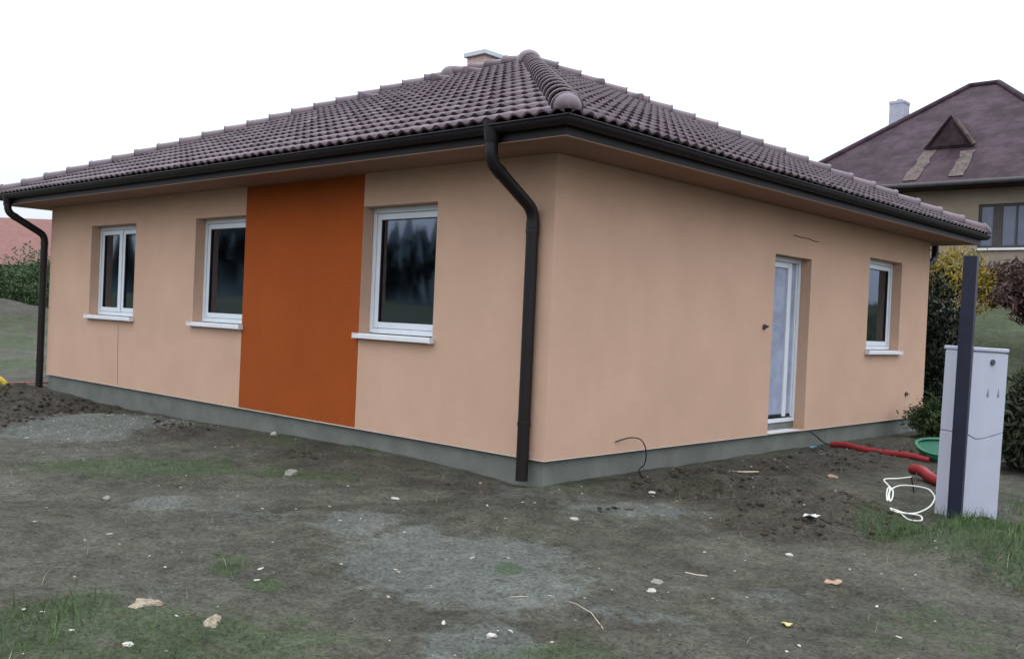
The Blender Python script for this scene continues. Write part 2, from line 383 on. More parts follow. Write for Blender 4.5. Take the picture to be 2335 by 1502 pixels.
def ground_mat():
    m = bpy.data.materials.new('trampled_earth'); m.use_nodes = True
    n, l = m.node_tree.nodes, m.node_tree.links
    b = n['Principled BSDF']; b.inputs['Roughness'].default_value = 0.95; b.inputs['Specular IOR Level'].default_value = 0.15
    t = n.new('ShaderNodeTexCoord')
    at = n.new('ShaderNodeAttribute'); at.attribute_name = 'cover'
    sep = n.new('ShaderNodeSeparateColor'); l.new(at.outputs['Color'], sep.inputs[0])
    def noise(scale, detail=6, rough=0.65):
        z = n.new('ShaderNodeTexNoise'); z.inputs['Scale'].default_value = scale; z.inputs['Detail'].default_value = detail; z.inputs['Roughness'].default_value = rough
        l.new(t.outputs['Object'], z.inputs['Vector']); return z.outputs['Fac']
    def rmp(src, p0, p1, c0, c1):
        r = n.new('ShaderNodeValToRGB'); r.color_ramp.elements[0].position = p0; r.color_ramp.elements[1].position = p1
        r.color_ramp.elements[0].color = (*c0, 1); r.color_ramp.elements[1].color = (*c1, 1); l.new(src, r.inputs['Fac']); return r.outputs['Color']
    def mixc(f, a, c):
        x = n.new('ShaderNodeMixRGB'); l.new(f, x.inputs['Fac']); l.new(a, x.inputs['Color1']); l.new(c, x.inputs['Color2']); return x.outputs['Color']
    def math_(op, a, bb):
        x = n.new('ShaderNodeMath'); x.operation = op; x.use_clamp = True
        for i, q in enumerate((a, bb)):
            if isinstance(q, (int, float)): x.inputs[i].default_value = q
            else: l.new(q, x.inputs[i])
        return x.outputs[0]
    nb, nm, nf = noise(1.1, 8), noise(8, 8, 0.78), noise(38, 6, 0.8)
    earth = rmp(nb, 0.32, 0.68, (0.044, 0.040, 0.028), (0.090, 0.089, 0.070))
    earth2 = rmp(nm, 0.38, 0.62, (0.032, 0.028, 0.018), (0.098, 0.095, 0.073))
    half = n.new('ShaderNodeValue'); half.outputs[0].default_value = 0.5
    col = mixc(half.outputs[0], earth, earth2)
    pale = rmp(nm, 0.3, 0.75, (0.108, 0.126, 0.112), (0.200, 0.222, 0.205))
    grass = rmp(nm, 0.3, 0.7, (0.022, 0.043, 0.012), (0.054, 0.085, 0.027))
    dark = rmp(nm, 0.3, 0.7, (0.016, 0.013, 0.009), (0.050, 0.038, 0.028))
    soil_tone = n.new('ShaderNodeMapRange'); soil_tone.inputs[1].default_value = 0.36; soil_tone.inputs[2].default_value = 0.62   # soil darker and lighter at random, about a metre across
    soil_tone.inputs[3].default_value = 0.70; soil_tone.inputs[4].default_value = 1.25; l.new(noise(1.9, 7, 0.7), soil_tone.inputs[0])
    dsc = n.new('ShaderNodeVectorMath'); dsc.operation = 'SCALE'; l.new(col, dsc.inputs[0]); l.new(soil_tone.outputs[0], dsc.inputs['Scale']); col = dsc.outputs[0]
    def edge(ch, lo=0.25, hi=0.75):   # breaks the patch edge up with noise
        a = math_('ADD', sep.outputs[ch], math_('MULTIPLY', nm, 1.1))
        a = math_('SUBTRACT', a, 0.55)
        mr = n.new('ShaderNodeMapRange'); mr.inputs[1].default_value = lo; mr.inputs[2].default_value = hi
        l.new(a, mr.inputs[0]); return mr.outputs[0]
    col = mixc(edge(2, 0.15, 0.75), col, dark)
    col = mixc(edge(1, 0.15, 0.95), col, pale)
    col = mixc(edge(0, 0.15, 0.80), col, grass)
    fine = n.new('ShaderNodeMapRange'); fine.inputs[1].default_value = 0.34; fine.inputs[2].default_value = 0.66
    fine.inputs[3].default_value = 0.45; fine.inputs[4].default_value = 1.55; l.new(nf, fine.inputs[0])
    sc = n.new('ShaderNodeVectorMath'); sc.operation = 'SCALE'; l.new(col, sc.inputs[0]); l.new(fine.outputs[0], sc.inputs['Scale'])
    # dark crumbs and pale grit
    vo = n.new('ShaderNodeTexVoronoi'); vo.inputs['Scale'].default_value = 22; l.new(t.outputs['Object'], vo.inputs['Vector'])
    crumb = n.new('ShaderNodeMapRange'); crumb.inputs[1].default_value = 0.10; crumb.inputs[2].default_value = 0.26; crumb.inputs[3].default_value = 0.55; crumb.inputs[4].default_value = 1.0
    l.new(vo.outputs['Distance'], crumb.inputs[0])
    sc2 = n.new('ShaderNodeVectorMath'); sc2.operation = 'SCALE'; l.new(sc.outputs[0], sc2.inputs[0]); l.new(crumb.outputs[0], sc2.inputs['Scale'])
    l.new(sc2.outputs[0], b.inputs['Base Color'])
    bp = n.new('ShaderNodeBump'); bp.inputs['Strength'].default_value = 1.0; bp.inputs['Distance'].default_value = 0.035
    h = math_('ADD', math_('MULTIPLY', noise(28, 8, 0.7), 0.7), math_('MULTIPLY', noise(120, 4, 0.6), 0.3))
    l.new(h, bp.inputs['Height']); l.new(bp.outputs['Normal'], b.inputs['Normal'])
    return m
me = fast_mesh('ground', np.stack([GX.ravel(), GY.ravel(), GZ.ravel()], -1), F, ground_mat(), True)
ca = me.color_attributes.new('cover', 'FLOAT_COLOR', 'POINT')
ca.data.foreach_set('color', np.stack([mg, mp, md, np.ones_like(mg)], -1).astype(np.float32).ravel())
ground = tag(link('ground', me), 'trampled bare earth yard with mossy patches around the new bungalow', 'ground', kind='structure')

# ------------------------------------------------------------------ the house
house = thing('house', 'new peach rendered bungalow with a brown tiled hip roof and an orange panel', 'house', (0, 0, 0))
T = 0.40          # wall thickness
WT = 2.62         # wall top, underside of the soffit

def wall(axis_, u0, u1, openings, name='wall', flip=False, z0=0.0, z1=WT, base=0.0):
    """Shell with openings: outer face at `base`, thickness T. axis_ 'x': runs along X, outer side towards -Y; 'y': runs along Y, outer towards +X."""
    us = sorted({u0, u1, *[o[0] for o in openings], *[o[1] for o in openings]})
    zs = sorted({z0, z1, *[o[2] for o in openings], *[o[3] for o in openings]})
    def P(u, dep, z):
        if axis_ == 'x': return (u, base + dep * (-1 if flip else 1), z)
        return (base - dep * (-1 if flip else 1), u, z)
    def isopen(a, b, c, d):
        return any(o[0] <= a + 1e-6 and o[1] >= b - 1e-6 and o[2] <= c + 1e-6 and o[3] >= d - 1e-6 for o in openings)
    mb = MB()
    for i in range(len(us) - 1):
        for j in range(len(zs) - 1):
            a, b, c, d = us[i], us[i + 1], zs[j], zs[j + 1]
            if isopen(a, b, c, d): continue
            mb.add([P(a, 0, c), P(b, 0, c), P(b, 0, d), P(a, 0, d)], [(0, 1, 2, 3)])
            mb.add([P(a, T, c), P(b, T, c), P(b, T, d), P(a, T, d)], [(3, 2, 1, 0)])
    for a, b, c, d in openings:
        mb.add([P(a, 0, c), P(a, 0, d), P(a, T, d), P(a, T, c)], [(0, 1, 2, 3)])
        mb.add([P(b, 0, c), P(b, 0, d), P(b, T, d), P(b, T, c)], [(3, 2, 1, 0)])
        mb.add([P(a, 0, d), P(b, 0, d), P(b, T, d), P(a, T, d)], [(0, 1, 2, 3)])
        mb.add([P(a, 0, c), P(b, 0, c), P(b, T, c), P(a, T, c)], [(3, 2, 1, 0)])
    mb.add([P(u0, 0, z0), P(u1, 0, z0), P(u1, T, z0), P(u0, T, z0)], [(3, 2, 1, 0)])
    mb.add([P(u0, 0, z1), P(u1, 0, z1), P(u1, T, z1), P(u0, T, z1)], [(0, 1, 2, 3)])
    mb.add([P(u0, 0, z0), P(u0, T, z0), P(u0, T, z1), P(u0, 0, z1)], [(0, 1, 2, 3)])
    mb.add([P(u1, 0, z0), P(u1, T, z0), P(u1, T, z1), P(u1, 0, z1)], [(3, 2, 1, 0)])
    return mb.build(name, M['render'], house)
W1 = (-8.99, -7.59, 0.95, 2.285); W2 = (-5.97, -4.81, 0.95, 2.285); W3 = (-2.585, -1.465, 0.95, 2.28)
DO = (3.93, 4.85, 0.005, 2.075); W4 = (6.58, 7.71, 0.95, 2.235)
wall('x', -LX, 0.0, [W1, W2, W3])
wall('y', T, LY - T, [DO, W4])
wall('x', -LX, 0.0, [(-7.5, -5.9, 0.95, 2.28), (-3.5, -2.3, 0.95, 2.28)], flip=True, base=LY)
wall('y', T, LY - T, [(2.5, 3.8, 0.95, 2.28)], flip=True, base=-LX)
# orange painted field between the second and third window, 3 mm proud
MB().box((-4.806, -0.003, 0.004), (-2.589, 0.03, WT - 0.004)).build('painted_panel', M['orange'], house)['label'] = 'orange painted wall panel'
# plinth set back under the render, drip strip along the joint, pale to imitate a bright edge line
pl = MB()
pl.box((-LX + 0.03, 0.03, -1.0), (-0.03, T - 0.02, -0.002)).box((-LX + 0.03, LY - T + 0.02, -1.0), (-0.03, LY - 0.03, -0.002))
pl.box((-T + 0.02, T - 0.02, -1.0), (-0.03, LY - T + 0.02, -0.002)).box((-LX + 0.03, T - 0.02, -1.0), (-LX + T - 0.02, LY - T + 0.02, -0.002))
pl.build('plinth', M['plinth'], house)
dp = MB()
dp.box((-LX, -0.006, -0.010), (0.006, 0.034, -0.0025)).box((-0.034, 0.034, -0.010), (0.006, LY, -0.0025))
dp.build('drip_edge_highlight', M['drip'], house)
# interior, seen dimly through the panes
MB().box((-LX + T, T, -0.25), (-T, LY - T, -0.02)).build('floor', M['screed'], house)
MB().box((-LX + T, T, 2.56), (-T, LY - T, 2.60)).build('ceiling', M['inside'], house)
pt = MB(); pt.box((-LX + T, 4.1, -0.02), (-T, 4.22, 2.56)); pt.box((-3.7, T, -0.02), (-3.58, 4.1, 2.56)); pt.box((-7.0, T, -0.02), (-6.88, 4.1, 2.56))
pt.build('partition', M['inside'], house)
# hairline cracks and small fittings in the render
MB().tube([(-8.01, -0.001, 0.86), (-8.0, -0.001, 0.5), (-7.985, -0.001, 0.3), (-7.97, -0.001, 0.03)], 0.004, 4).build('crack', M['plinth'], house)
MB().tube([(0.001, 4.35, 2.325), (0.001, 4.55, 2.315), (0.001, 4.72, 2.318), (0.001, 4.9, 2.30), (0.001, 5.02, 2.305)], 0.006, 4).build('crack', M['gasket'], house)
f = MB(); f.tube([(-0.01, 3.73, 1.23), (0.02, 3.73, 1.23)], 0.032, 12); f.tube([(0.02, 3.73, 1.23), (0.06, 3.73, 1.235)], 0.014, 8); f.build('outlet_stub', M['dark_metal'], house)
f = MB(); f.tube([(-0.01, 8.07, 0.35), (0.025, 8.07, 0.35)], 0.03, 10); f.tube([(0.0, 8.05, 0.36), (0.02, 8.16, 0.345)], 0.008, 6); f.build('outlet_stub', M['dark_metal'], house)

# windows -----------------------------------------------------------
def window(axis_, o, sashes=1, dep=0.13, base=0.0, flip=False, handle=False):
    """frame, sash, glazing and sill in opening o = (u0, u1, z0, z1)"""
    u0, u1, z0, z1 = o
    def box(mb, a, b):      # a, b = (u, depth, z)
        if axis_ == 'x':
            y0, y1 = (base + a[1], base + b[1]) if not flip else (base - b[1], base - a[1])
            return mb.box((a[0], y0, a[2]), (b[0], y1, b[2]))
        x0, x1 = (base - b[1], base - a[1]) if not flip else (base + a[1], base + b[1])
        return mb.box((x0, a[0], a[2]), (x1, b[0], b[2]))
    g = 0.003
    fr = MB(); fw = 0.055; d1 = dep + 0.07
    zb = z0 + 0.035
    box(fr, (u0 + g, dep, zb), (u0 + fw, d1, z1 - g)); box(fr, (u1 - fw, dep, zb), (u1 - g, d1, z1 - g))
    box(fr, (u0 + fw, dep, z1 - fw - 0.005), (u1 - fw, d1, z1 - g)); box(fr, (u0 + fw, dep, zb), (u1 - fw, d1, zb + 0.05))
    um = (u0 + u1) / 2
    if sashes == 2: box(fr, (um - 0.025, dep, zb + 0.05), (um + 0.025, d1, z1 - fw - 0.005))
    w = fr.build('window', M['pvc'], house, 0.004)
    spans = [(u0 + fw, u1 - fw)] if sashes == 1 else [(u0 + fw, um - 0.025), (um + 0.025, u1 - fw)]
    for a, b in spans:
        s = MB(); sw = 0.062; a += 0.004; b -= 0.004; c = zb + 0.054; d = z1 - fw - 0.009
        ds, de = dep + 0.012, dep + 0.06
        box(s, (a, ds, c), (a + sw, de, d)); box(s, (b - sw, ds, c), (b, de, d))
        box(s, (a + sw, ds, d - sw), (b - sw, de, d)); box(s, (a + sw, ds, c), (b - sw, de, c + sw))
        s.build('sash', M['pvc'], w, 0.004)
        k = MB(); gk = 0.007; a2, b2, c2, d2 = a + sw, b - sw, c + sw, d - sw
        box(k, (a2, ds + 0.004, c2), (a2 + gk, ds + 0.02, d2)); box(k, (b2 - gk, ds + 0.004, c2), (b2, ds + 0.02, d2))
        box(k, (a2 + gk, ds + 0.004, c2), (b2 - gk, ds + 0.02, c2 + gk)); box(k, (a2 + gk, ds + 0.004, d2 - gk), (b2 - gk, ds + 0.02, d2))
        k.build('gasket', M['gasket'], w)
        p = MB(); box(p, (a2 + 0.001, ds + 0.022, c2 + 0.001), (b2 - 0.001, ds + 0.026, d2 - 0.001)); p.build('pane', M['glass'], w)
    s = MB()          # bent sheet sill with a front lip and end caps
    a, b = u0 - 0.02, u1 + 0.02
    box(s, (u0 + g, -0.02, z0 + 0.012), (u1 - g, dep + 0.01, z0 + 0.026))
    box(s, (a, -0.055, z0 + 0.002), (b, -0.02, z0 + 0.016))
    box(s, (a, -0.062, z0 - 0.022), (b, -0.055, z0 + 0.016))
    box(s, (a - 0.012, -0.066, z0 - 0.026), (a, -0.004, z0 + 0.03)); box(s, (b, -0.066, z0 - 0.026), (b + 0.012, -0.004, z0 + 0.03))
    s.build('sill', M['sill'], w)
    return w
window('x', W1, 2); window('x', W2); window('x', W3); window('y', W4)
window('x', (-7.5, -5.9, 0.95, 2.28), 2, base=LY, flip=True); window('x', (-3.5, -2.3, 0.95, 2.28), base=LY, flip=True)
window('y', (2.5, 3.8, 0.95, 2.28), base=-LX, flip=True)

# glazed door in the right facade
u0, u1, z0, z1 = DO
d = MB()
d.box((-0.20, u0 + .003, 0.14), (-0.13, u0 + .06, z1 - .003)); d.box((-0.20, u1 - .06, 0.14), (-0.13, u1 - .003, z1 - .003))
d.box((-0.20, u0 + .06, z1 - .06), (-0.13, u1 - .06, z1 - .003)); d.box((-0.20, u0 + .003, 0.095), (-0.13, u1 - .003, 0.14))
door = d.build('door', M['pvc'], house, 0.004)
l = MB(); l.box((-0.185, u0 + .064, 0.16), (-0.145, u0 + .15, z1 - .066)); l.box((-0.185, 4.54, 0.16), (-0.140, 4.63, z1 - .066)); l.box((-0.185, u1 - .09, 0.16), (-0.145, u1 - .064, z1 - .066))
l.box((-0.185, u0 + .15, z1 - .13), (-0.145, 4.54, z1 - .066)); l.build('sash', M['pvc'], door, 0.004)
MB().box((-0.172, u0 + .15, 0.19), (-0.166, 4.54, z1 - .13)).build('panel', M['door_panel'], door)
MB().box((-0.172, 4.63, 0.19), (-0.166, u1 - .09, z1 - .066)).build('panel', M['door_panel'], door)
MB().box((-0.17, u0 + .15, 0.16), (-0.150, 4.54, 0.19)).box((-0.17, 4.63, 0.16), (-0.150, u1 - .09, 0.19)).build('gasket', M['gasket'], door)
MB().box((-0.24, u0 + .006, 0.01), (-0.145, u1 - .006, 0.09)).build('threshold', M['plinth'], door)
MB().box((-0.145, u0 + .004, -0.001), (0.015, u1 - .16, 0.009)).build('sill', M['sill'], door)

# roof ------------------------------------------------------------------
E1 = 0.615; ZE = 2.768; WID = LY / 2 + E1
ZR = 5.02; TP = (ZR - ZE) / WID; PIT = math.atan(TP); CP, SP = math.cos(PIT), math.sin(PIT)
A = Vector((E1, -E1, ZE)); XL, YB = -LX - E1, LY + E1
R1, R2 = Vector((-LY / 2, LY / 2, ZR)), Vector((-LX + LY / 2, LY / 2, ZR))
dk = MB(); off = Vector((0, 0, -0.03))
ev = [Vector((XL, -E1, ZE)), Vector((E1, -E1, ZE)), Vector((E1, YB, ZE)), Vector((XL, YB, ZE))]
vv = [p + off for p in ev] + [R1 + off, R2 + off]
dk.add(vv, [(0, 1, 4, 5), (1, 2, 4), (2, 3, 5, 4), (3, 0, 5)])
roof = dk.build('roof', M['gasket'], house)
eo = EAVE - 0.11
fs = MB()
fs.box((-LX - eo, -eo, 2.63), (eo, -eo + 0.03, 2.765)).box((-LX - eo, LY + eo - 0.03, 2.63), (eo, LY + eo, 2.765))
fs.box((eo - 0.03, -eo + 0.03, 2.63), (eo, LY + eo - 0.03, 2.765)).box((-LX - eo, -eo + 0.03, 2.63), (-LX - eo + 0.03, LY + eo - 0.03, 2.765))
fs.build('fascia', M['gutter'], roof)
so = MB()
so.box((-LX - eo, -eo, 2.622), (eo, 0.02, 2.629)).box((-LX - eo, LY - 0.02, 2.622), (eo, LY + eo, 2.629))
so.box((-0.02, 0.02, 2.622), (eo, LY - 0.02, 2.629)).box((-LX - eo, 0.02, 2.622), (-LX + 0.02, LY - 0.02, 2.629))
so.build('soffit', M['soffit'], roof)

TW, TG, TLEN = 0.30, 0.345, 0.415
def tile_geo():
    vs = []; fs = []; n = 13
    def h(u):
        s = 0.5 - 0.5 * math.cos(2 * math.pi * u / 0.15)
        return 0.031 * s ** 1.15
    us = [TW * i / (n - 1) for i in range(n)]
    for v, lift in ((0.0, 0.040), (TLEN, 0.003)):
        for u in us: vs.append((u, v, h(u) + lift))
    for u in us: vs.append((u, 0.006, h(u) + 0.040 - 0.022))
    fs += [(i, i + 1, n + i + 1, n + i) for i in range(n - 1)]
    fs += [(2 * n + i, 2 * n + i + 1, i + 1, i) for i in range(n - 1)]
    return vs, fs
TV, TF = tile_geo()
tmesh = bpy.data.meshes.new('tile'); tmesh.from_pydata(TV, [], TF)
tmesh.polygons.foreach_set('use_smooth', [True] * 12 + [False] * 12); tmesh.materials.append(M['tile']); tmesh.update()
slopes = [  # origin (left end of the eave seen from outside), along, up the slope, eave length
    (Vector((XL, -E1, ZE)), Vector((1, 0, 0)), Vector((0, CP, SP)), LX + 2 * E1),
    (Vector((E1, -E1, ZE)), Vector((0, 1, 0)), Vector((-CP, 0, SP)), LY + 2 * E1),
    (Vector((E1, YB, ZE)), Vector((-1, 0, 0)), Vector((0, -CP, SP)), LX + 2 * E1),
    (Vector((XL, YB, ZE)), Vector((0, -1, 0)), Vector((CP, 0, SP)), LY + 2 * E1)]
SL = WID / CP
tiles = []      # (distance, matrix, clipped?, slope, u, v)
for si, (o, ud, vd, L) in enumerate(slopes):
    nd = ud.cross(vd); rows = int(math.ceil(SL / TG)); cols = int(math.ceil(L / TW)) + 1
    u_off = -(cols * TW - L) if si in (0,) else 0.0      # full tiles start at the near corner
    for r in range(rows):
        v = r * TG - 0.03
        for c in range(cols):
            u = u_off + c * TW
            w0, w1 = max(0, v * CP), (v + TLEN) * CP
            if u + TW < w0 or u > L - w0 or w0 > WID - 0.05: continue
            inside = u >= w1 and u + TW <= L - w1 and w1 <= WID + 0.02
            jit = Vector((random.uniform(-.002, .002), random.uniform(-.004, .004), random.uniform(-.002, .003)))
            p = o + ud * (u + jit.x) + vd * (v + jit.y) + nd * jit.z
            mt = Matrix((ud, vd, nd)).transposed().to_4x4(); mt.translation = p
            ctr = p + ud * TW / 2 + vd * TG / 2
            vis = (CAM - ctr).dot(nd) > 0
            size = abs((CAM - ctr).normalized().dot(nd)) / (CAM - ctr).length_squared
            tiles.append((-size if vis else 1e6 - size, mt, inside, si, u, v, L))
tiles.sort(key=lambda t: t[0])
NPART = 300
def clip_tile(mt, si, u, v, L):
    bm = bmesh.new(); vs = [bm.verts.new(p) for p in TV]
    for f in TF: bm.faces.new([vs[i] for i in f])
    # local coords: plan depth w = (v + lv) * CP ; keep w <= u + lu, w <= L - u - lu, w <= WID
    for co, no in ((Vector((-u, -v, 0)), Vector((1, -CP, 0))), (Vector((L - u, -v, 0)), Vector((-1, -CP, 0))), (Vector((0, WID / CP - v, 0)), Vector((0, -1, 0)))):
        bmesh.ops.bisect_plane(bm, geom=bm.verts[:] + bm.edges[:] + bm.faces[:], plane_co=co, plane_no=-no, clear_outer=True)
        if not bm.faces: break
    if len(bm.faces) < 2: bm.free(); return None
    return bm
rest = MB()
for i, (k, mt, inside, si, u, v, L) in enumerate(tiles):
    if i < NPART:
        if inside: me = tmesh
        else:
            bm = clip_tile(mt, si, u, v, L)
            if bm is None: continue
            me = bpy.data.meshes.new('tile'); bm.to_mesh(me); bm.free()
            me.polygons.foreach_set('use_smooth', [True] * len(me.polygons)); me.materials.append(M['tile'])
        t = link('tile', me, roof); t.matrix_world = mt
    else:
        if inside:
            rest.add([mt @ Vector(p) for p in TV], TF, True)
        else:
            bm = clip_tile(mt, si, u, v, L)
            if bm is None: continue
            bm.verts.index_update()
            rest.add([mt @ q.co for q in bm.verts], [[q.index for q in f.verts] for f in bm.faces], True); bm.free()
rt = rest.build('tiles', M['tile'], roof); rt['kind'] = 'stuff'

def ridge_geo():
    vs = []; fs = []; n = 11
    prof = ((0.0, 0.128, 0.030), (0.03, 0.130, 0.030), (0.035, 0.120, 0.026), (0.43, 0.100, 0.0))
    for v, r, lift in prof:
        for i in range(n):
            a = math.pi * (-0.08 + 1.16 * i / (n - 1)); vs.append((r * math.cos(a), v, r * 0.85 * math.sin(a) + lift))
    for i in range(n):
        a = math.pi * (-0.08 + 1.16 * i / (n - 1)); vs.append((0.108 * math.cos(a), 0.004, 0.092 * math.sin(a) + 0.028))
    for j in range(3): fs += [(j * n + i, (j + 1) * n + i, (j + 1) * n + i + 1, j * n + i + 1) for i in range(n - 1)]
    fs += [(4 * n + i, i, i + 1, 4 * n + i + 1) for i in range(n - 1)]
    return vs, fs
RV, RF = ridge_geo()
rmesh = bpy.data.meshes.new('ridge_tile'); rmesh.from_pydata(RV, [], RF); rmesh.polygons.foreach_set('use_smooth', [True] * len(RF)); rmesh.materials.append(M['tile']); rmesh.update()
def ridge_run(a, b, n_up, start=0.0, end=0.0):
    d = (b - a); Ln = d.length - start - end; d.normalize()
    k = int(round(Ln / 0.36)); g = Ln / k
    x = d.cross(n_up).normalized(); z = x.cross(d).normalized()
    for i in range(k):
        mt = Matrix((x, d, z)).transposed().to_4x4(); mt.translation = a + d * (start + i * g) + z * (0.018 + random.uniform(-.003, .003))
        t = link('ridge_tile', rmesh, roof); t.matrix_world = mt
UPV = Vector((0, 0, 1))
corners = [(ev[1], R1), (ev[0], R2), (ev[2], R1), (ev[3], R2)]
for a, b in corners: ridge_run(a, b, UPV, 0.10, 0.06)
ridge_run(R2, R1, UPV, 0.1, 0.1)
def dome(center, r, sq, d=None, front_only=False):
    mb = MB(); n, k = 16, 6; vs = []; fs = []
    for j in range(k + 1):
        t = j / k * math.pi / 2
        for i in range(n):
            a = 2 * math.pi * i / n; vs.append((center[0] + r * math.cos(a) * math.cos(t), center[1] + r * math.sin(a) * math.cos(t), center[2] + sq * math.sin(t)))
    for j in range(k):
        fs += [(j * n + i, j * n + (i + 1) % n, (j + 1) * n + (i + 1) % n, (j + 1) * n + i) for i in range(n)]
    return mb.add(vs, fs, True)
for R_ in (R1, R2): dome((R_.x, R_.y, R_.z - 0.02), 0.20, 0.20).build('ridge_cap', M['tile'], roof)
# rounded end caps closing the foot of the hips
for (a, b) in corners:
    d = (b - a).normalized(); x = d.cross(UPV).normalized(); z = x.cross(d).normalized()
    mb = MB(); vs = []; fs = []; n, k = 11, 6
    for j in range(k + 1):
        t = j / k * math.pi / 2
        for i in range(n):
            an = math.pi * (-0.05 + 1.1 * i / (n - 1))
            vs.append(a + d * (0.14 - 0.17 * math.sin(t)) + x * (0.120 * math.cos(an) * math.cos(t)) + z * (0.110 * math.sin(an) * max(math.cos(t), 0.0) + 0.045))
    for j in range(k): fs += [(j * n + i, j * n + i + 1, (j + 1) * n + i + 1, (j + 1) * n + i) for i in range(n - 1)]
    mb.add(vs, fs, True)
    mb.build('hip_end_cap', M['tile'], roof)
# little vent hoods just under the hips
def hood(p, ud, vd):
    nd = ud.cross(vd); mb = MB(); n = 8
    vs = [p + ud * (0.09 * math.cos(math.pi * i / n)) + nd * (0.05 + 0.11 * math.sin(math.pi * i / n)) for i in range(n + 1)]
    vs += [p + ud * (0.05 * math.cos(math.pi * i / n)) + vd * 0.32 + nd * (0.03 + 0.03 * math.sin(math.pi * i / n)) for i in range(n + 1)]
    mb.add(vs, [(i, i + 1, n + 2 + i, n + 1 + i) for i in range(n)] + [tuple(range(n, -1, -1))], True)
    mb.build('vent_hood', M['tile'], roof)
o, ud, vd, L = slopes[0]
for u, w in ((5.9, 4.5), (5.35, 4.35), (4.5, 3.65)): hood(o + ud * u + vd * (w / CP), ud, vd)
o, ud, vd, L = slopes[1]
for u, w in ((5.7, 4.2), (6.0, 3.7)): hood(o + ud * u + vd * (w / CP), ud, vd)

# chimney behind the ridge
ch = MB().box((-6.66, 5.3, 4.2), (-6.24, 5.72, 5.62)).build('chimney', M['chimney'], roof)
MB().box((-6.71, 5.25, 5.62), (-6.19, 5.77, 5.70)).build('cap', M['concrete'], ch, 0.01)

# gutters: half round channels on four sides
GR = 0.062; GYC = EAVE - GR; GZT = 2.758
def gutter_run(p0, p1, outward):
    """mitred half-round with a rolled front bead"""
    mb = MB(); d = (p1 - p0).normalized(); n = 9; vs = []; fs = []
    prof = [(GR * math.cos(math.pi * i / (n - 1)), -GR * math.sin(math.pi * i / (n - 1)) - 0.0) for i in range(n)]
    inner = [((GR - .004) * math.cos(math.pi * i / (n - 1)), -(GR - .004) * math.sin(math.pi * i / (n - 1))) for i in range(n)][::-1]
    pr = prof + inner; k = len(pr)
    for end, s in ((p0, -1), (p1, 1)):
        for a, z in pr: vs.append(end + outward * a + d * (s * a) + Vector((0, 0, z)))
    fs = [(i, (i + 1) % k, k + (i + 1) % k, k + i) for i in range(k)]
    mb.add(vs, fs, True)
    bead = [p0 + outward * (GR + .004) - d * (GR + .004), p1 + outward * (GR + .004) + d * (GR + .004)]
    mb.tube(bead, 0.009, 8)
    return mb.build('gutter', M['gutter'], house)
g = GYC
c_ = [Vector((-LX - g, -g, GZT)), Vector((g, -g, GZT)), Vector((g, LY + g, GZT)), Vector((-LX - g, LY + g, GZT))]
for i, ow in ((0, Vector((0, -1, 0))), (1, Vector((1, 0, 0))), (2, Vector((0, 1, 0))), (3, Vector((-1, 0, 0)))):
    gutter_run(c_[i], c_[(i + 1) % 4], ow)

def smooth_path(pts, rad_=0.09, n=5):
    out = [Vector(pts[0])]
    for i in range(1, len(pts) - 1):
        p = Vector(pts[i]); a = (Vector(pts[i - 1]) - p); b = (Vector(pts[i + 1]) - p)
        r = min(rad_, a.length * .45, b.length * .45)
        s, e = p + a.normalized() * r, p + b.normalized() * r
        for k in range(n + 1):
            t = k / n; out.append(s * (1 - t) ** 2 + p * 2 * t * (1 - t) + e * t * t)
    out.append(Vector(pts[-1])); return out
def downpipe(pts, r=0.054, feet=None):
    path = smooth_path(pts)
    o = MB().tube(path, r, 16).build('downpipe', M['pipe'], house)
    k = MB(); p = Vector(pts[0])
    k.tube([p + Vector((0, 0, 0.10)), p + Vector((0, 0, 0.03)), p + Vector((0, 0, -0.07))], [r * 1.45, r * 1.4, r * 1.12], 16); k.build('outlet', M['gutter'], o)
    for z in feet or ():
        q = Vector(pts[-1]); q.z = z
        MB().tube([q + Vector((0, 0, -.02)), q + Vector((0, 0, .02))], r * 1.1, 16).build('bracket', M['pipe'], o)
    for i in (1, 2):
        q = Vector(pts[i]); dd = (Vector(pts[i + 1]) - q).normalized()
        MB().tube([q + dd * .095, q + dd * .15], r * 1.08, 16).build('collar', M['pipe'], o)
    return o
downpipe([(-0.205, -g, 2.70), (-0.205, -g, 2.47), (-0.185, -0.065, 2.13), (-0.185, -0.065, -0.19)], feet=(1.95, 0.3))
downpipe([(-10.66, -g, 2.70), (-10.66, -g, 2.50), (-10.535, -0.068, 2.18), (-10.535, -0.068, -0.3)], feet=(1.7, 0.2))
downpipe([(-0.14, LY + g, 2.70), (-0.14, LY + g, 2.44), (-0.20, LY + 0.07, 2.12), (-0.20, LY + 0.07, -0.2)], feet=(1.7,))

# ------------------------------------------------------------------ meter cabinet and post on the right
cab = thing('meter_cabinet', 'pale grey plastic electricity cabinet standing in grass behind the dark post', 'electrical cabinet', (2.80, 1.88, -0.25))
ang = math.atan2(0.944, 0.330)         # front face runs this way, its normal looks at the yard
tilt = Matrix.Rotation(rad(1.2), 4, fwd)
CM = tilt @ Matrix.Rotation(ang, 4, 'Z')
cab.matrix_world = Matrix.Translation((2.80, 1.88, -0.25)) @ CM
W_, D_, H_ = 0.43, 0.26, 1.385
def cabbox(name, a, b, m, parent=None, bev=0.004):
    o = MB().box(a, b).build(name, m, parent or cab, bev); return o
zs = 0.685
cabbox('base', (0.004, 0.004, -0.35), (W_ - 0.004, D_ - 0.004, zs - 0.012), M['cabinet'])
cabbox('body', (0.006, 0.006, zs - 0.012), (W_ - 0.006, D_ - 0.006, H_ - 0.03), M['cabinet'])
cabbox('lid', (-0.005, -0.014, H_ - 0.03), (W_ + 0.004, D_ + 0.004, H_), M['cabinet'], None, 0.006)
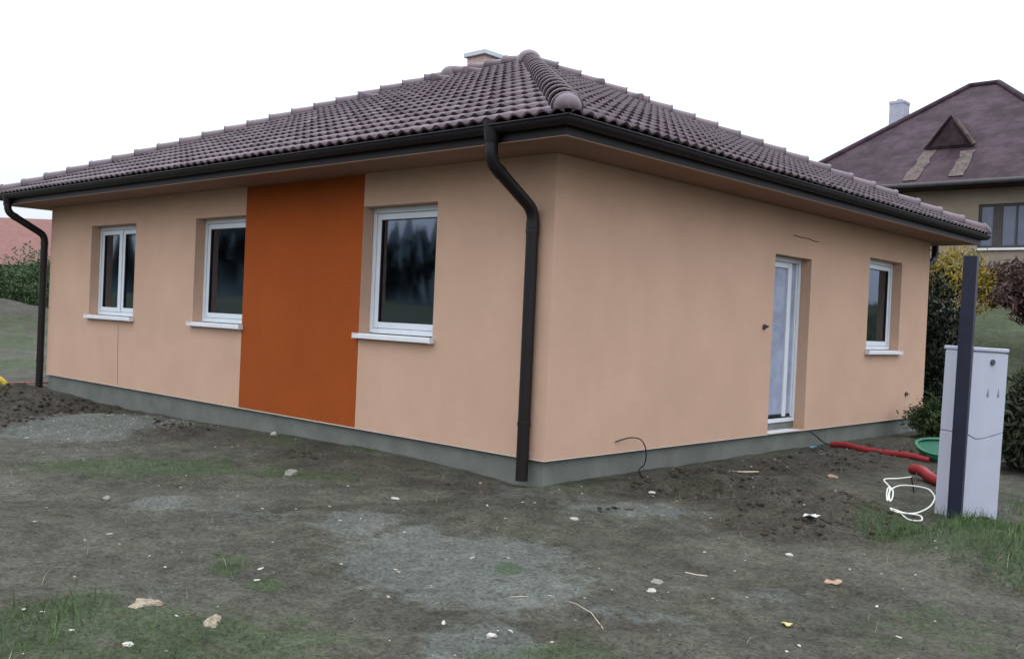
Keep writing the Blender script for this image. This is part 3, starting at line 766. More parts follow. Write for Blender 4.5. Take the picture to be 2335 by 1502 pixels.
# door leaf and base plate meet in a shallow V
V = [(0.0, zs + .004), (0.09, zs - 0.030), (0.16, zs - 0.030), (W_ - 0.10, zs + 0.0), (W_, zs + 0.022)]
up_ = MB().prism([(x, z) for x, z in V] + [(W_, H_ - 0.045), (0.0, H_ - 0.045)], -0.012, Matrix.Translation((0, 0.004, 0))).build('door', M['cabinet'], cab)
lo_ = MB().prism([(0.0, -0.35), (W_, -0.35)] + [(x, z - 0.009) for x, z in V[::-1]], -0.010, Matrix.Translation((0, 0.003, 0))).build('base_plate', M['cabinet'], cab)
MB().tube([(0.235, -0.008, H_ - 0.115), (0.235, -0.02, H_ - 0.115)], 0.024, 16).build('lock', M['dark_metal'], up_)
for x in (0.205, 0.335):
    MB().prism([(x - 0.014, H_ - 0.395), (x + 0.016, H_ - 0.395), (x + 0.003, H_ - 0.325)], -0.0015, Matrix.Translation((0, -0.008, 0))).build('mark', M['mark'], up_)
side = MB().box((-0.004, 0.012, zs + 0.01), (0.008, D_ - 0.012, H_ - 0.045)).box((-0.004, 0.012, -0.3), (0.008, D_ - 0.012, zs - 0.004)).build('side_panel', M['cabinet'], cab, 0.003)

pst = MB(); pm = Matrix.Translation((2.79, 1.735, -0.6)) @ Matrix.Rotation(rad(0.9), 4, fwd) @ Matrix.Rotation(ang - rad(62), 4, 'Z')
pst.box((-0.05, -0.05, 0), (0.05, 0.05, 2.45), pm)
pst = pst.build('post', M['post'], None, 0.006); tag(pst, 'tall dark steel post in front of the pale electricity cabinet', 'post')

# ------------------------------------------------------------------ cables, conduits, tub
def on_ground(pts, lift=0.0): return [(x, y, gz(x, y) + lift) for x, y in pts]
def catmull(pts, n=5):
    P = [Vector(p) for p in pts]; P = [P[0] * 2 - P[1]] + P + [P[-1] * 2 - P[-2]]; out = []
    for i in range(1, len(P) - 2):
        a, b, c, d = P[i - 1:i + 3]
        for k in range(n):
            t = k / n; out.append(0.5 * ((2 * b) + (c - a) * t + (2 * a - 5 * b + 4 * c - d) * t * t + (3 * b - a - 3 * c + d) * t ** 3))
    out.append(P[-2]); return out
def ribbed(pts, r, n=6):
    path = catmull(pts, n); rs = [r * (1.0 if i % 2 else 0.9) for i in range(len(path))]
    return MB().tube(path, rs, 12)
p1 = on_ground([(0.16, 5.30), (0.33, 5.29), (0.6, 5.25), (0.9, 5.2), (1.16, 5.16), (1.4, 5.15)], 0.03)
o = ribbed(p1, 0.042, 8).build('conduit', M['red']); tag(o, 'long red corrugated conduit running from the house wall towards the green tub', 'conduit pipe')
p2 = [(1.66, 3.9, gz(1.66, 3.9) + .09), (1.78, 3.83, gz(1.78, 3.83) + .08), (1.95, 3.7, gz(1.95, 3.7) + .05), (2.2, 3.5, gz(2.2, 3.5) + .02), (2.5, 3.2, gz(2.5, 3.2) - .03)]
o = ribbed(p2, 0.056, 8).build('conduit', M['red']); tag(o, 'short red conduit end sticking out beside the electricity cabinet above the white cable', 'conduit pipe')
p3 = [(0.03, 4.97, -0.03), (0.05, 5.1, -0.09), (0.10, 5.22, gz(.1, 5.22) + .05), (0.17, 5.3, gz(.16, 5.3) + .03)]
o = MB().tube(catmull(p3), 0.009, 6).build('cable', M['black_wire']); tag(o, 'thin black wire from the plinth below the door into the red conduit', 'cable')
cz = [(1.0, 0.10), (1.1, 0.123), (1.2, 0.132), (1.30, 0.112), (1.36, 0.06), (1.40, 0.0), (1.43, -0.08), (1.43, -0.15), (1.40, -0.19)]
p4 = [(0.012 + 0.07 * math.sin(i / 8 * math.pi), y, z) for i, (y, z) in enumerate(cz)]
p4 += [(0.10, 1.30, gz(.1, 1.3) + .01), (0.22, 1.15, gz(.22, 1.15) + .01), (0.42, 1.0, gz(.42, 1.0) + .008), (0.6, 0.85, gz(.6, .85) - .01)]
o = MB().tube(catmull(p4), 0.006, 6).build('cable', M['black_wire']); tag(o, 'loose black cable curling out of the wall near the front corner', 'cable')
coil = [(2.38, 1.92, 0.03), (2.32, 1.80, 0.02), (2.24, 1.71, 0.01), (2.28, 1.67, -0.02), (2.32, 1.63, -0.04), (2.35, 1.53, -0.08), (2.37, 1.46, -0.12), (2.33, 1.54, -0.08), (2.31, 1.62, -0.04), (2.34, 1.63, -0.05), (2.38, 1.54, -0.09), (2.39, 1.46, -0.12), (2.34, 1.57, -0.07), (2.34, 1.65, -0.04), (2.39, 1.74, -0.02), (2.53, 1.83, -0.03), (2.60, 1.80, -0.06), (2.64, 1.73, -0.09), (2.65, 1.62, -0.13), (2.63, 1.53, -0.16), (2.59, 1.44, -0.18), (2.51, 1.37, -0.18), (2.43, 1.38, -0.16), (2.47, 1.32, -0.19), (2.55, 1.26, -0.22), (2.61, 1.26, -0.24), (2.66, 1.31, -0.23), (2.67, 1.39, -0.21), (2.63, 1.44, -0.19), (2.53, 1.39, -0.18), (2.45, 1.37, -0.16)]
coil = [(x, y, max(z, gz(x, y) + 0.012)) for x, y, z in coil]
coil = [(1.75, 3.0 + .8, gz(1.75, 3.8) + .07), (1.95, 3.2, gz(1.95, 3.2) + .05), (2.2, 2.5, gz(2.2, 2.5) + .06)] + coil
o = MB().tube(catmull(coil[3:], 5), 0.0062, 8).build('cable_coil', M['wire']); tag(o, 'loose coil of white cable lying on dark soil left of the electricity cabinet', 'cable')
o = MB().tube(catmull([coil[0], coil[1], coil[2], coil[3]], 5), 0.006, 6).build('cable', M['black_wire']); tag(o, 'short dark wire between the red conduit end and the white cable coil', 'cable')

# green tub: a shallow flared tray lying tilted, with a rolled rim
tub = MB(); n = 20; vs = []; fs = []
prof = [(0.34, 0.24, 0.16), (0.38, 0.28, 0.17), (0.36, 0.26, 0.16), (0.27, 0.18, 0.02), (0.0, 0.0, 0.0)]
for rx, ry, z in prof:
    for i in range(n):
        a = 2 * math.pi * i / n; k = (abs(math.cos(a)) ** 2.6 + abs(math.sin(a)) ** 2.6) ** (-1 / 2.6)
        vs.append((rx * k * math.cos(a), ry * k * math.sin(a), z))
for j in range(len(prof) - 1): fs += [(j * n + i, j * n + (i + 1) % n, (j + 1) * n + (i + 1) % n, (j + 1) * n + i) for i in range(n)]
outer = [(x * 1.02, y * 1.02, z - 0.006) for x, y, z in vs[2 * n:]]
b0 = len(vs); vs += outer
for j in range(2): fs += [(b0 + j * n + i, b0 + (j + 1) * n + i, b0 + (j + 1) * n + (i + 1) % n, b0 + j * n + (i + 1) % n) for i in range(n)]
tub.add(vs, fs, True); tub = tub.build('tub', M['green'])
tub.matrix_world = Matrix.Translation((1.47, 5.50, gz(1.47, 5.50) - 0.02)) @ Matrix.Rotation(rad(40), 4, 'Z') @ Matrix.Rotation(rad(16), 4, 'X')
sm = tub.modifiers.new('solid', 'SOLIDIFY'); sm.thickness = 0.006
tag(tub, 'green plastic tub lying tilted on the soil behind the cabinet', 'tub')

# yellow drain pipe and plank by the far corner, left
yc = Vector((-11.12, -0.62, gz(-11.12, -0.62)))
o = MB().tube([yc + Vector((-0.30 * math.cos(a) * 0.72, -0.30 * math.cos(a) * 0.7, 0.20 * math.sin(a) - 0.03)) for a in np.linspace(-0.2, math.pi + 0.2, 18)], 0.042, 10).build('drain_pipe', M['yellow'])
tag(o, 'yellow flexible drain pipe arching out of the ground at the left edge', 'pipe')
o = MB().box((-0.32, -0.05, 0.0), (0.32, 0.05, 0.03), Matrix.Translation((-10.82, -0.12, gz(-10.82, -0.12) + 0.03)) @ Matrix.Rotation(rad(48), 4, 'Z') @ Matrix.Rotation(rad(-3), 4, 'Y')).build('plank', M['plank'])
tag(o, 'weathered reddish plank on the ground at the foot of the far downpipe', 'plank')

# ------------------------------------------------------------------ stones, chips and litter
def rock_geo(seed, flat=0.6, sub=1):
    r = random.Random(seed); bm = bmesh.new(); bmesh.ops.create_icosphere(bm, subdivisions=sub, radius=1.0)
    for v in bm.verts:
        v.co *= r.uniform(0.72, 1.15); v.co.z *= flat
        v.co.x *= 1.25
    me = bpy.data.meshes.new('stone'); bm.to_mesh(me); bm.free(); return me
def put_rock(name, x, y, s, m, label, cat, flat=0.6, seed=1, sub=2, group=None, sink=0.25):
    me = rock_geo(seed, flat, sub); me.materials.append(m)
    s *= 0.8; o = link(name, me); o.location = (x, y, gz(x, y) + s * flat * (1 - 2 * sink) * 0.6); o.scale = (s, s, s)
    o.rotation_euler = (random.uniform(-.2, .2), random.uniform(-.2, .2), random.uniform(0, 6.28))
    return tag(o, label, cat, group)
put_rock('stone', -1.74, -1.33, 0.078, M['stone'], 'round grey fist sized stone below the orange panel', 'stone', 0.75, 3)
put_rock('stone', -3.87, 0.0 - 0.12, 0.045, M['chip'], 'small white stone against the plinth under the orange panel', 'stone', 0.8, 5)
put_rock('stone', 1.24, 2.96, 0.060, M['chip_pink'], 'pinkish broken brick lump on the soil left of the white cable', 'stone', 0.6, 7)
put_rock('stone', -0.49, -1.22, 0.042, M['chip'], 'pale flat stone on bare earth in front of the near downpipe', 'stone', 0.35, 9)
put_rock('stone', 0.97, -0.76, 0.036, M['chip'], 'pale flat stone on the grey worn ground before the corner', 'stone', 0.4, 11)
put_rock('stone', 2.43, -1.90, 0.030, M['chip'], 'small white stone, lower one of two in the right foreground', 'stone', 0.8, 13)
put_rock('stone', 2.33, -1.70, 0.042, M['stone'], 'grey flat stone just above a small white stone', 'stone', 0.4, 15)
put_rock('stone', 2.48, -0.42, 0.028, M['chip'], 'pale pebble on the earth below the dark soil heap', 'stone', 0.5, 17)
put_rock('stone', 0.62, 0.75, 0.042, M['chip'], 'pale stone near the end of the loose black cable', 'stone', 0.4, 19)
put_rock('stone', 1.50, -4.36, 0.030, M['chip'], 'white pebble on the green moss at the bottom edge, nearest to the viewer', 'stone', 0.4, 21)
put_rock('stone', -1.68, -3.0, 0.036, M['stone'], 'half buried grey stone on the earth at far left', 'stone', 0.6, 23)
put_rock('stone', 2.37, -3.08, 0.034, M['chip'], 'pale stone on the bluish worn patch near the bottom edge', 'stone', 0.5, 25)
# crumbly pale sand spills
def spill(x, y, rx, ry, seed, label):
    r = np.random.default_rng(seed); V = []; Fc = []
    n, k = 22, 6
    V.append((x, y, gz(x, y) + 0.022))
    for j in range(1, k + 1):
        for i in range(n):
            a = 2 * math.pi * i / n; q = j / k * (1 + 0.30 * math.sin(3 * a + seed) + 0.18 * r.uniform(-1, 1))
            px, py = x + q * (rx * math.cos(a) * RX - ry * math.sin(a) * RY), y + q * (rx * math.cos(a) * RY + ry * math.sin(a) * RX)
            V.append((px, py, gz(px, py) + 0.024 * (1 - (j / k) ** 2) - 0.004 + 0.007 * r.uniform(-1, 1)))
    for i in range(n): Fc.append((0, 1 + i, 1 + (i + 1) % n))
    for j in range(k - 1):
        for i in range(n):
            a, b, c, d = 1 + j * n + i, 1 + j * n + (i + 1) % n, 1 + (j + 1) * n + (i + 1) % n, 1 + (j + 1) * n + i
            Fc += [(a, d, c), (a, c, b)]
    o = link('sand_heap', fast_mesh('sand_heap', V, Fc, M['sand'], True)); return tag(o, label, 'sand')
spill(0.99, -4.03, 0.075, 0.075, 1, 'flat spill of pale sand on the moss in the left foreground')
spill(1.42, -3.92, 0.035, 0.065, 4, 'smaller broken spill of pale sand right of the larger one')
# scraps
def scrap(name, x, y, size, m, label, cat, seed):
    r = random.Random(seed); n = 9; mb = MB(); z = gz(x, y) + 0.008
    rim = []
    for i in range(n):
        a = 2 * math.pi * i / n; q = size * r.uniform(0.55, 1.1); rim.append((x + q * math.cos(a) * 1.2, y + q * math.sin(a), z + r.uniform(0.0, 0.03) * size / 0.05))
    top = [(x, y, z + 0.02 * size / 0.05)] + rim; bot = [(a, b, c - 0.004) for a, b, c in top]
    mb.add(top + bot, [(0, 1 + i, 1 + (i + 1) % n) for i in range(n)] + [(n + 1, n + 2 + (i + 1) % n, n + 2 + i) for i in range(n)] + [(1 + i, n + 2 + i, n + 2 + (i + 1) % n, 1 + (i + 1) % n) for i in range(n)])
    return tag(mb.build(name, m), label, cat)
scrap('paper_scrap', 2.26, 0.34, 0.055, M['paper'], 'crumpled white scrap on the dark soil left of the cable coil', 'litter', 2)
scrap('paper_scrap', 3.02, -0.95, 0.042, M['chip_pink'], 'flat pale crumpled scrap on earth in the right foreground', 'litter', 5)
scrap('leaf', 3.19, -1.84, 0.032, M['leaf'], 'yellowed fallen leaf near the bottom right of the yard', 'leaf', 8)
scrap('plastic_scrap', 0.22, 4.75, 0.09, M['blue'], 'bluish plastic scrap on the ground against the plinth below the door', 'litter', 12)
scrap('paper_scrap', -10.42, -0.28, 0.07, M['paper'], 'white scrap beside the plank at the far house corner', 'litter', 15)
def stick(pts, r, label):
    mb = MB(); rs = [r * random.uniform(.7, 1.1) for _ in pts]
    return tag(mb.tube([(x, y, gz(x, y) + r * .8) for x, y in pts], rs, 6).build('stick', M['wood']), label, 'stick')
stick([(0.50, 2.1), (0.58, 2.25), (0.72, 2.42)], 0.009, 'pale wood splinter on the soil right of the dark heap by the wall')
stick([(2.31, -1.38), (2.36, -1.34), (2.41, -1.30)], 0.005, 'small pale stick lying on bare earth in the right foreground')
stick([(2.02, -2.58), (2.18, -2.45), (2.33, -2.42), (2.45, -2.45), (2.58, -2.52)], 0.002, 'long thin straw on the worn patch near the bottom edge')

# about a hundred pale chips one could count, copies of five shapes
protos = []
for s in range(5):
    me = rock_geo(40 + s, 0.38, 1); me.materials.append(M['chip'] if s != 3 else M['chip_pink']); protos.append(me)
def in_yard(x, y):
    inside_house = (x < 0.08) & (y > -0.08)
    return ~inside_house
k = 0
while k < 64:
    q = RNG.uniform(0, 1, 2)
    dist = 3.9 + 7.5 * q[0] ** 1.3; a = rad(-29 + 58 * q[1])
    x = CAM.x + dist * (fwd.x * math.cos(a) + right.x * math.sin(a)); y = CAM.y + dist * (fwd.y * math.cos(a) + right.y * math.sin(a))
    if not in_yard(np.array([x]), np.array([y]))[0]: continue
    if 2.4 < x < 3.4 and 1.5 < y < 2.6: continue
    s = 0.005 + 0.010 * RNG.uniform(0, 1) ** 2 * (0.75 + dist / 14)
    o = link('stone_chip', protos[k % 5]); o.location = (x, y, gz(x, y) + s * 0.02); o.scale = (s * RNG.uniform(.8, 1.7), s, s)
    o.rotation_euler = (RNG.uniform(-.3, .3), RNG.uniform(-.3, .3), RNG.uniform(0, 6.28))
    tag(o, 'thumb sized pale stone chip lying loose on the bare yard', 'stone chip', 'pale chips scattered over the yard')
    k += 1

def scatter_points(n, dens, region):
    (x0, x1), (y0, y1) = region
    X = RNG.uniform(x0, x1, n * 6); Y = RNG.uniform(y0, y1, n * 6)
    keep = in_yard(X, Y) & (RNG.uniform(0, 1, n * 6) < dens(X, Y))
    return X[keep][:n], Y[keep][:n]
def pebble_cloud(name, X, Y, smin, smax, m, flat, label):
    bm = bmesh.new(); bmesh.ops.create_icosphere(bm, subdivisions=1, radius=1.0)
    base = np.array([v.co[:] for v in bm.verts]); bf = np.array([[v.index for v in f.verts] for f in bm.faces]); nv = len(base); bm.free()
    n = len(X); s = smin + (smax - smin) * RNG.uniform(0, 1, n) ** 2.5
    V = np.repeat(base[None], n, 0) * RNG.uniform(0.65, 1.25, (n, nv, 1))
    V[:, :, 2] *= flat
    a = RNG.uniform(0, 6.28, n)[:, None]; x = V[:, :, 0] * 1.3 * np.cos(a) - V[:, :, 1] * np.sin(a); y = V[:, :, 0] * 1.3 * np.sin(a) + V[:, :, 1] * np.cos(a)
    V[:, :, 0], V[:, :, 1] = x, y
    V = V * s[:, None, None]; V[:, :, 0] += X[:, None]; V[:, :, 1] += Y[:, None]; V[:, :, 2] += (zg(X, Y) + s * flat * 0.05)[:, None]
    Fc = (bf[None] + (np.arange(n) * nv)[:, None, None]).reshape(-1, 3)
    o = link(name, fast_mesh(name, V.reshape(-1, 3), Fc, m)); return tag(o, label, 'gravel', kind='stuff')
def dens_gravel(x, y):
    g_, p_, d_ = masks(x, y)
    v = 0.05 + 0.2 * p_ + 0.9 * ellipse(x, y, (-5.67, -1.0, 0.75, 0.9)) * 6
    near_wall = np.exp(-((x - 0.45) / 0.5) ** 2) * (y > 0) * (y < 7)
    return np.clip(v + 0.3 * near_wall, 0, 1)
X, Y = scatter_points(1900, dens_gravel, ((-8.5, 4.4), (-5, 7)))
pebble_cloud('gravel', X, Y, 0.003, 0.012, M['chip'], 0.5, 'fine pale gravel scattered on the yard')
def dens_clod(x, y):
    g_, p_, d_ = masks(x, y); return np.clip(1.1 * (d_ - 0.3), 0, 1) * ((y > -1.0) | (x < -5.5))
X, Y = scatter_points(12000, dens_clod, ((-9, 4.4), (-5, 9)))
pebble_cloud('soil_clods', X, Y, 0.005, 0.034, M['clod'], 0.7, 'dark crumbs and clods of dug soil')

# ------------------------------------------------------------------ grass
def blades(name, X, Y, h0, h1, w, m, label, lean=0.5):
    n = len(X); h = RNG.uniform(h0, h1, n); a = RNG.uniform(0, 6.28, n); l = RNG.uniform(0.1, lean + .1, n) * h; b = RNG.uniform(0, 6.28, n)
    Z = zg(X, Y) - 0.004
    dx, dy = np.cos(a) * w / 2, np.sin(a) * w / 2
    V = np.zeros((n, 5, 3))
    for i, (sx, t) in enumerate(((-1, 0), (1, 0), (-.7, .55), (.7, .55), (0, 1))):
        V[:, i, 0] = X + sx * dx + np.cos(b) * l * t * t; V[:, i, 1] = Y + sx * dy + np.sin(b) * l * t * t; V[:, i, 2] = Z + h * t
    f_ = np.array([(0, 1, 3), (0, 3, 2), (2, 3, 4)])
    Fc = (f_[None] + (np.arange(n) * 5)[:, None, None]).reshape(-1, 3)
    o = link(name, fast_mesh(name, V.reshape(-1, 3), Fc, m)); return tag(o, label, 'grass', kind='stuff')
def dens_grass(x, y):
    g_, p_, d_ = masks(x, y); far = np.maximum(sstep(9, 12, -x), sstep(9, 11, y))
    return np.clip((g_ - 0.18) * 1.2 + 0.02, 0, 1) * (1 - far)
X, Y = scatter_points(42000, dens_grass, ((-8, 4.6), (-5, 4)))
blades('grass', X, Y, 0.008, 0.032, 0.004, M['grass'], 'short mossy grass in patches over the yard', 0.9)
def dens_tuft(x, y):
    c = fbm(x, y, 5, 3, 120)
    v = 1.6 * ellipse(x, y, (3.38, 0.85, 0.36, 0.5)) + 0.5 * ellipse(x, y, (3.7, 0.2, 0.28, 0.45)) + ellipse(x, y, (2.7, 0.75, 0.2, 0.25)) + 0.8 * ellipse(x, y, (3.0, 1.75, 0.35, 0.3)) + 0.5 * ellipse(x, y, (0.95, -4.45, 0.2, 0.3)) + 0.25 * ellipse(x, y, (-2.24, .0, .3, .15)) * (y < -.05) + 0.9 * ellipse(x, y, (3.6, 2.6, 0.5, 0.9))
    return np.clip(v * (1 + 3 * c), 0, 1)
X, Y = scatter_points(26000, dens_tuft, ((-3, 4.6), (-5, 4)))
blades('grass', X, Y, 0.025, 0.11, 0.0045, M['grass'], 'longer green grass tufts round the cabinet and in the foreground', 0.8)
X, Y = scatter_points(900, lambda x, y: np.clip(0.03 + dens_tuft(x, y), 0, 1), ((-3, 4.6), (-5, 4)))
blades('dry_grass', X, Y, 0.02, 0.09, 0.0035, M['dry'], 'dry pale grass stalks among the tufts', 1.2)
def dens_far(x, y): return np.clip(0.25 + fbm(x, y, 0.5, 3, 140) * 1.5, 0, 1)
X, Y = scatter_points(9000, dens_far, ((-6, 5), (9.2, 20)))
blades('grass', X, Y, 0.06, 0.2, 0.02, M['grass'], 'rough grass on the slope behind the house', 0.8)
X, Y = scatter_points(30000, dens_far, ((-36, -12.5), (-3, 12)))
blades('grass', X, Y, 0.04, 0.15, 0.018, M['grass'], 'rough grass beyond the far end of the house', 0.8)

# ------------------------------------------------------------------ trees and shrubs
def crown(name, blobs, n, leaf, m, parent, seed, aspect=1.6):
    r = np.random.default_rng(seed); Vs = []
    tot = sum(b[3] * b[4] * b[5] for b in blobs)
    for cx, cy, cz, rx, ry, rz in blobs:
        k = max(8, int(n * rx * ry * rz / tot))
        d = r.normal(size=(k, 3)); d /= np.linalg.norm(d, axis=1)[:, None]
        q = r.uniform(0.25, 1.0, k) ** 0.6
        lump = 1 + 0.28 * np.sin(3.1 * d[:, 0] * 2 + seed) * np.cos(4.3 * d[:, 2] + seed) + 0.12 * r.normal(size=k)
        p = d * (q * lump)[:, None] * np.array([rx, ry, rz]) + np.array([cx, cy, cz])
        a = r.normal(size=(k, 3)); a /= np.linalg.norm(a, axis=1)[:, None]
        b = np.cross(a, r.normal(size=(k, 3))); b /= np.linalg.norm(b, axis=1)[:, None]
        s = (leaf * r.uniform(0.5, 1.4, k))[:, None]
        Vs.append(np.stack([p - a * s * aspect, p + b * s * .5, p + a * s * aspect, p - b * s * .5], 1))
    V = np.concatenate(Vs).reshape(-1, 3); Fc = np.arange(len(V)).reshape(-1, 4)
    o = link(name, fast_mesh(name, V, Fc, m), parent); return o
def plant(name, label, cat, x, y, blobs, n, leaf, m, seed, trunk_r=0.08, trunk_h=1.0, group=None, limbs=5, aspect=1.6):
    """blobs relative to the foot of the plant"""
    z = gz(x, y); t = thing(name, label, cat, (x, y, z), group)
    tr = MB(); r = random.Random(seed)
    tr.tube([(0, 0, -0.2), (0.02, 0.01, trunk_h * .5), (0.0, 0.03, trunk_h)], [trunk_r * 1.2, trunk_r, trunk_r * .6], 8)
    for i in range(limbs):
        b = blobs[i % len(blobs)]; z0_ = trunk_h * r.uniform(.3, .95)
        e = Vector((b[0] + r.uniform(-.6, .6) * b[3], b[1] + r.uniform(-.6, .6) * b[4], b[2] + r.uniform(-.1, .7) * b[5]))
        s = Vector((0, 0, z0_)); md_ = s.lerp(e, .5) + Vector((r.uniform(-.1, .1), r.uniform(-.1, .1), .1))
        tr.tube([s, md_, e], [trunk_r * .5, trunk_r * .35, trunk_r * .1], 6)
    tr.build('trunk', M['bark'], t)
    crown('crown', blobs, n, leaf, m, t, seed, aspect)
    return t
# right of the house
plant('conifer_bush', 'dense blackish conifer just beyond the far corner of the bungalow', 'shrub', -0.50, 10.3, [(0, 0, 0.9, .62, .6, 1.0), (0.0, 0, 1.8, .50, .5, .85), (0.1, -.1, .45, .70, .6, .6)], 9000, 0.035, M['leaf_conifer'], 1, 0.09, 1.6)
plant('forsythia', 'yellow flowering forsythia behind the dark conifer', 'shrub', -1.25, 13.9, [(0, 0, 1.75, .60, .6, .55), (.35, -.2, 1.35, .5, .5, .6), (-.7, .2, 1.6, .8, .7, .6)], 7000, 0.024, M['leaf_yellow'], 2, 0.05, 0.9, limbs=8)
plant('bare_shrub', 'reddish brown twiggy shrub right of the dark post', 'shrub', 0.15, 13.9, [(0, 0, 1.25, .62, .6, .5), (.6, -.1, 1.15, .6, .6, .6), (0.3, .2, 1.65, .5, .5, .40)], 7000, 0.04, M['leaf_brown'], 3, 0.05, 1.0, limbs=10, aspect=2.6)
plant('bare_shrub', 'brown shrub under the neighbouring windows', 'shrub', -1.6, 19.2, [(0, 0, .6, 1.2, .8, .55), (1.1, -.3, .55, .9, .7, .55)], 6000, 0.05, M['leaf_brown'], 4, 0.05, .8, limbs=10, aspect=2.4)
plant('dark_shrub', 'dark leafy shrub at the right edge behind the cabinet', 'shrub', 2.12, 5.75, [(0.1, 0, .5, .42, .5, .5), (.3, -.1, .35, .45, .5, .4), (0.15, .1, .85, .30, .3, .3)], 6000, 0.032, M['leaf_dark'], 5, 0.05, .8)
plant('low_shrub', 'low rounded green shrub at the foot of the bungalow far corner', 'shrub', 0.62, 7.65, [(0, 0, .28, .42, .4, .32), (.2, -.12, .2, .3, .3, .24)], 5000, 0.022, M['leaf_hedge'], 6, 0.03, .25)
# left of the house: trees before the far red roof, each a thing
LT = [(-35.5, 7.0, 2.9, 'leaf_hedge'), (-37.2, 10.0, 3.4, 'leaf_mid'), (-38.2, 13.2, 3.3, 'leaf_hedge'), (-40.5, 6.2, 3.1, 'leaf_mid'), (-36.8, 15.8, 3.2, 'leaf_mid'), (-33.5, 12.6, 2.2, 'leaf_hedge')]
LB = ['dark green bushy tree on the mound at the far left edge', 'mid green broad tree standing right behind the spoil mound', 'dark green tree nearest the far downpipe before the red roof', 'pale green tree furthest left behind the mound', 'pale green tree half hidden by the far end of the house', 'low dark bush at the foot of the trees near the far downpipe']
for i, (x, y, h, m_) in enumerate(LT):
    plant('tree', LB[i], 'tree', x, y, [(0, 0, h * .5, h * .48, h * .48, h * .42), (h * .3, -h * .2, h * .36, h * .3, h * .3, h * .3), (-h * .25, h * .2, h * .68, h * .3, h * .3, h * .26)], 16000, 0.05, M[m_], 20 + i, 0.12, h * .4, 'trees before the far red roof')

# ------------------------------------------------------------------ the neighbouring house
nb = thing('neighbour_house', 'older beige house with a large dark brown hip roof beyond the bungalow', 'house', (-6, 26, gz(-6, 26)))
def child(mb, name, m, parent, bevel=0.0):
    o = mb.build(name, m, parent, bevel)
    if parent is nb: o.matrix_parent_inverse = Matrix.Translation(nb.location).inverted()
    return o
NX0, NX1, NY0, NY1, NZ = -9.1, -0.2, 22.0, 34.0, 5.50
wins = [(-3.46, -1.62)]
mb = MB(); xs = [NX0] + [v for w in sorted(wins) for v in w] + [NX1]
sw = sorted(wins)
for i in range(len(xs) - 1):
    a, b = xs[i], xs[i + 1]
    if (a, b) in sw:
        mb.box((a, NY0, 1.0), (b, NY0 + .35, 3.70)); mb.box((a, NY0, 4.90), (b, NY0 + .35, NZ))
    else: mb.box((a, NY0, 1.0), (b, NY0 + .35, NZ))
mb.box((NX0, NY0 + .35, 1.0), (NX0 + .35, NY1, NZ)); mb.box((NX1 - .35, NY0 + .35, 1.0), (NX1, NY1, NZ)); mb.box((NX0 + .35, NY1 - .35, 1.0), (NX1 - .35, NY1, NZ))
child(mb, 'wall', M['nb_wall'], nb)
for a, b in wins:
    w = MB(); t_ = .06
    w.box((a, NY0 + .04, 3.70), (a + t_, NY0 + .12, 4.9)); w.box((b - t_, NY0 + .04, 3.70), (b, NY0 + .12, 4.9)); w.box((a + t_, NY0 + .04, 3.70), (b - t_, NY0 + .12, 3.76)); w.box((a + t_, NY0 + .04, 4.84), (b - t_, NY0 + .12, 4.9))
    bars = [(-3.09, -2.85), (-2.52, -2.47), (-2.08, -2.03)] if a == -3.46 else [((a + b) / 2 - .03, (a + b) / 2 + .03)]
    for p_, q_ in bars: w.box((p_, NY0 + .05, 3.76), (q_, NY0 + .115, 4.84))
    wo_ = child(w, 'window', M['nb_frame'], nb)
    cuts = [a + t_] + [v for bb in bars for v in bb] + [b - t_]
    for p_, q_ in zip(cuts[::2], cuts[1::2]):
        MB().box((p_, NY0 + .08, 3.76), (q_, NY0 + .09, 4.84)).build('pane', M['nb_glass'], wo_)
    MB().box((a - .02, NY0 - .06, 3.63), (b + .02, NY0 + .04, 3.69)).build('sill', M['sill'], wo_)
ex = 0.55
ve = [Vector((NX0 - ex, NY0 - ex, NZ)), Vector((NX1 + ex, NY0 - ex, NZ)), Vector((NX1 + ex, NY1 + ex, NZ)), Vector((NX0 - ex, NY1 + ex, NZ)), Vector((-5.80, 28, 9.68)), Vector((-4.90, 28, 9.68))]
mb = MB(); mb.add(ve, [(0, 1, 5, 4), (1, 2, 5), (2, 3, 4, 5), (3, 0, 4)]); mb.add([v - Vector((0, 0, .16)) for v in ve[:4]], [(3, 2, 1, 0)])
mb.add(ve[:4] + [v - Vector((0, 0, .16)) for v in ve[:4]], [(0, 4, 5, 1), (1, 5, 6, 2), (2, 6, 7, 3), (3, 7, 4, 0)])
nroof = child(mb, 'roof', M['nb_roof'], nb)
for a, b in ((ve[0], ve[4]), (ve[1], ve[5]), (ve[4], ve[5]), (ve[2], ve[5]), (ve[3], ve[4])):
    MB().tube([a + Vector((0, 0, .02)), b + Vector((0, 0, .02))], 0.10, 8).build('ridge_capping', M['nb_roof'], nroof)
MB().tube([ve[0] + Vector((0, -.06, -.06)), ve[1] + Vector((0, -.06, -.06))], 0.075, 10).build('gutter', M['nb_frame'], nroof)
c = MB().box((-7.66, 25.9, 7.4), (-7.18, 26.40, 8.98)).build('chimney', M['nb_chimney'], nroof)
MB().box((-7.675, 25.885, 8.9), (-7.165, 26.415, 8.985)).build('cap', M['nb_chimney'], c); MB().tube([(-7.42, 26.15, 8.98), (-7.42, 26.15, 9.08)], .1, 10).build('flue', M['nb_chimney'], c)
def zroof(y): return NZ + (y - (NY0 - ex)) * (9.68 - NZ) / (28 - (NY0 - ex))
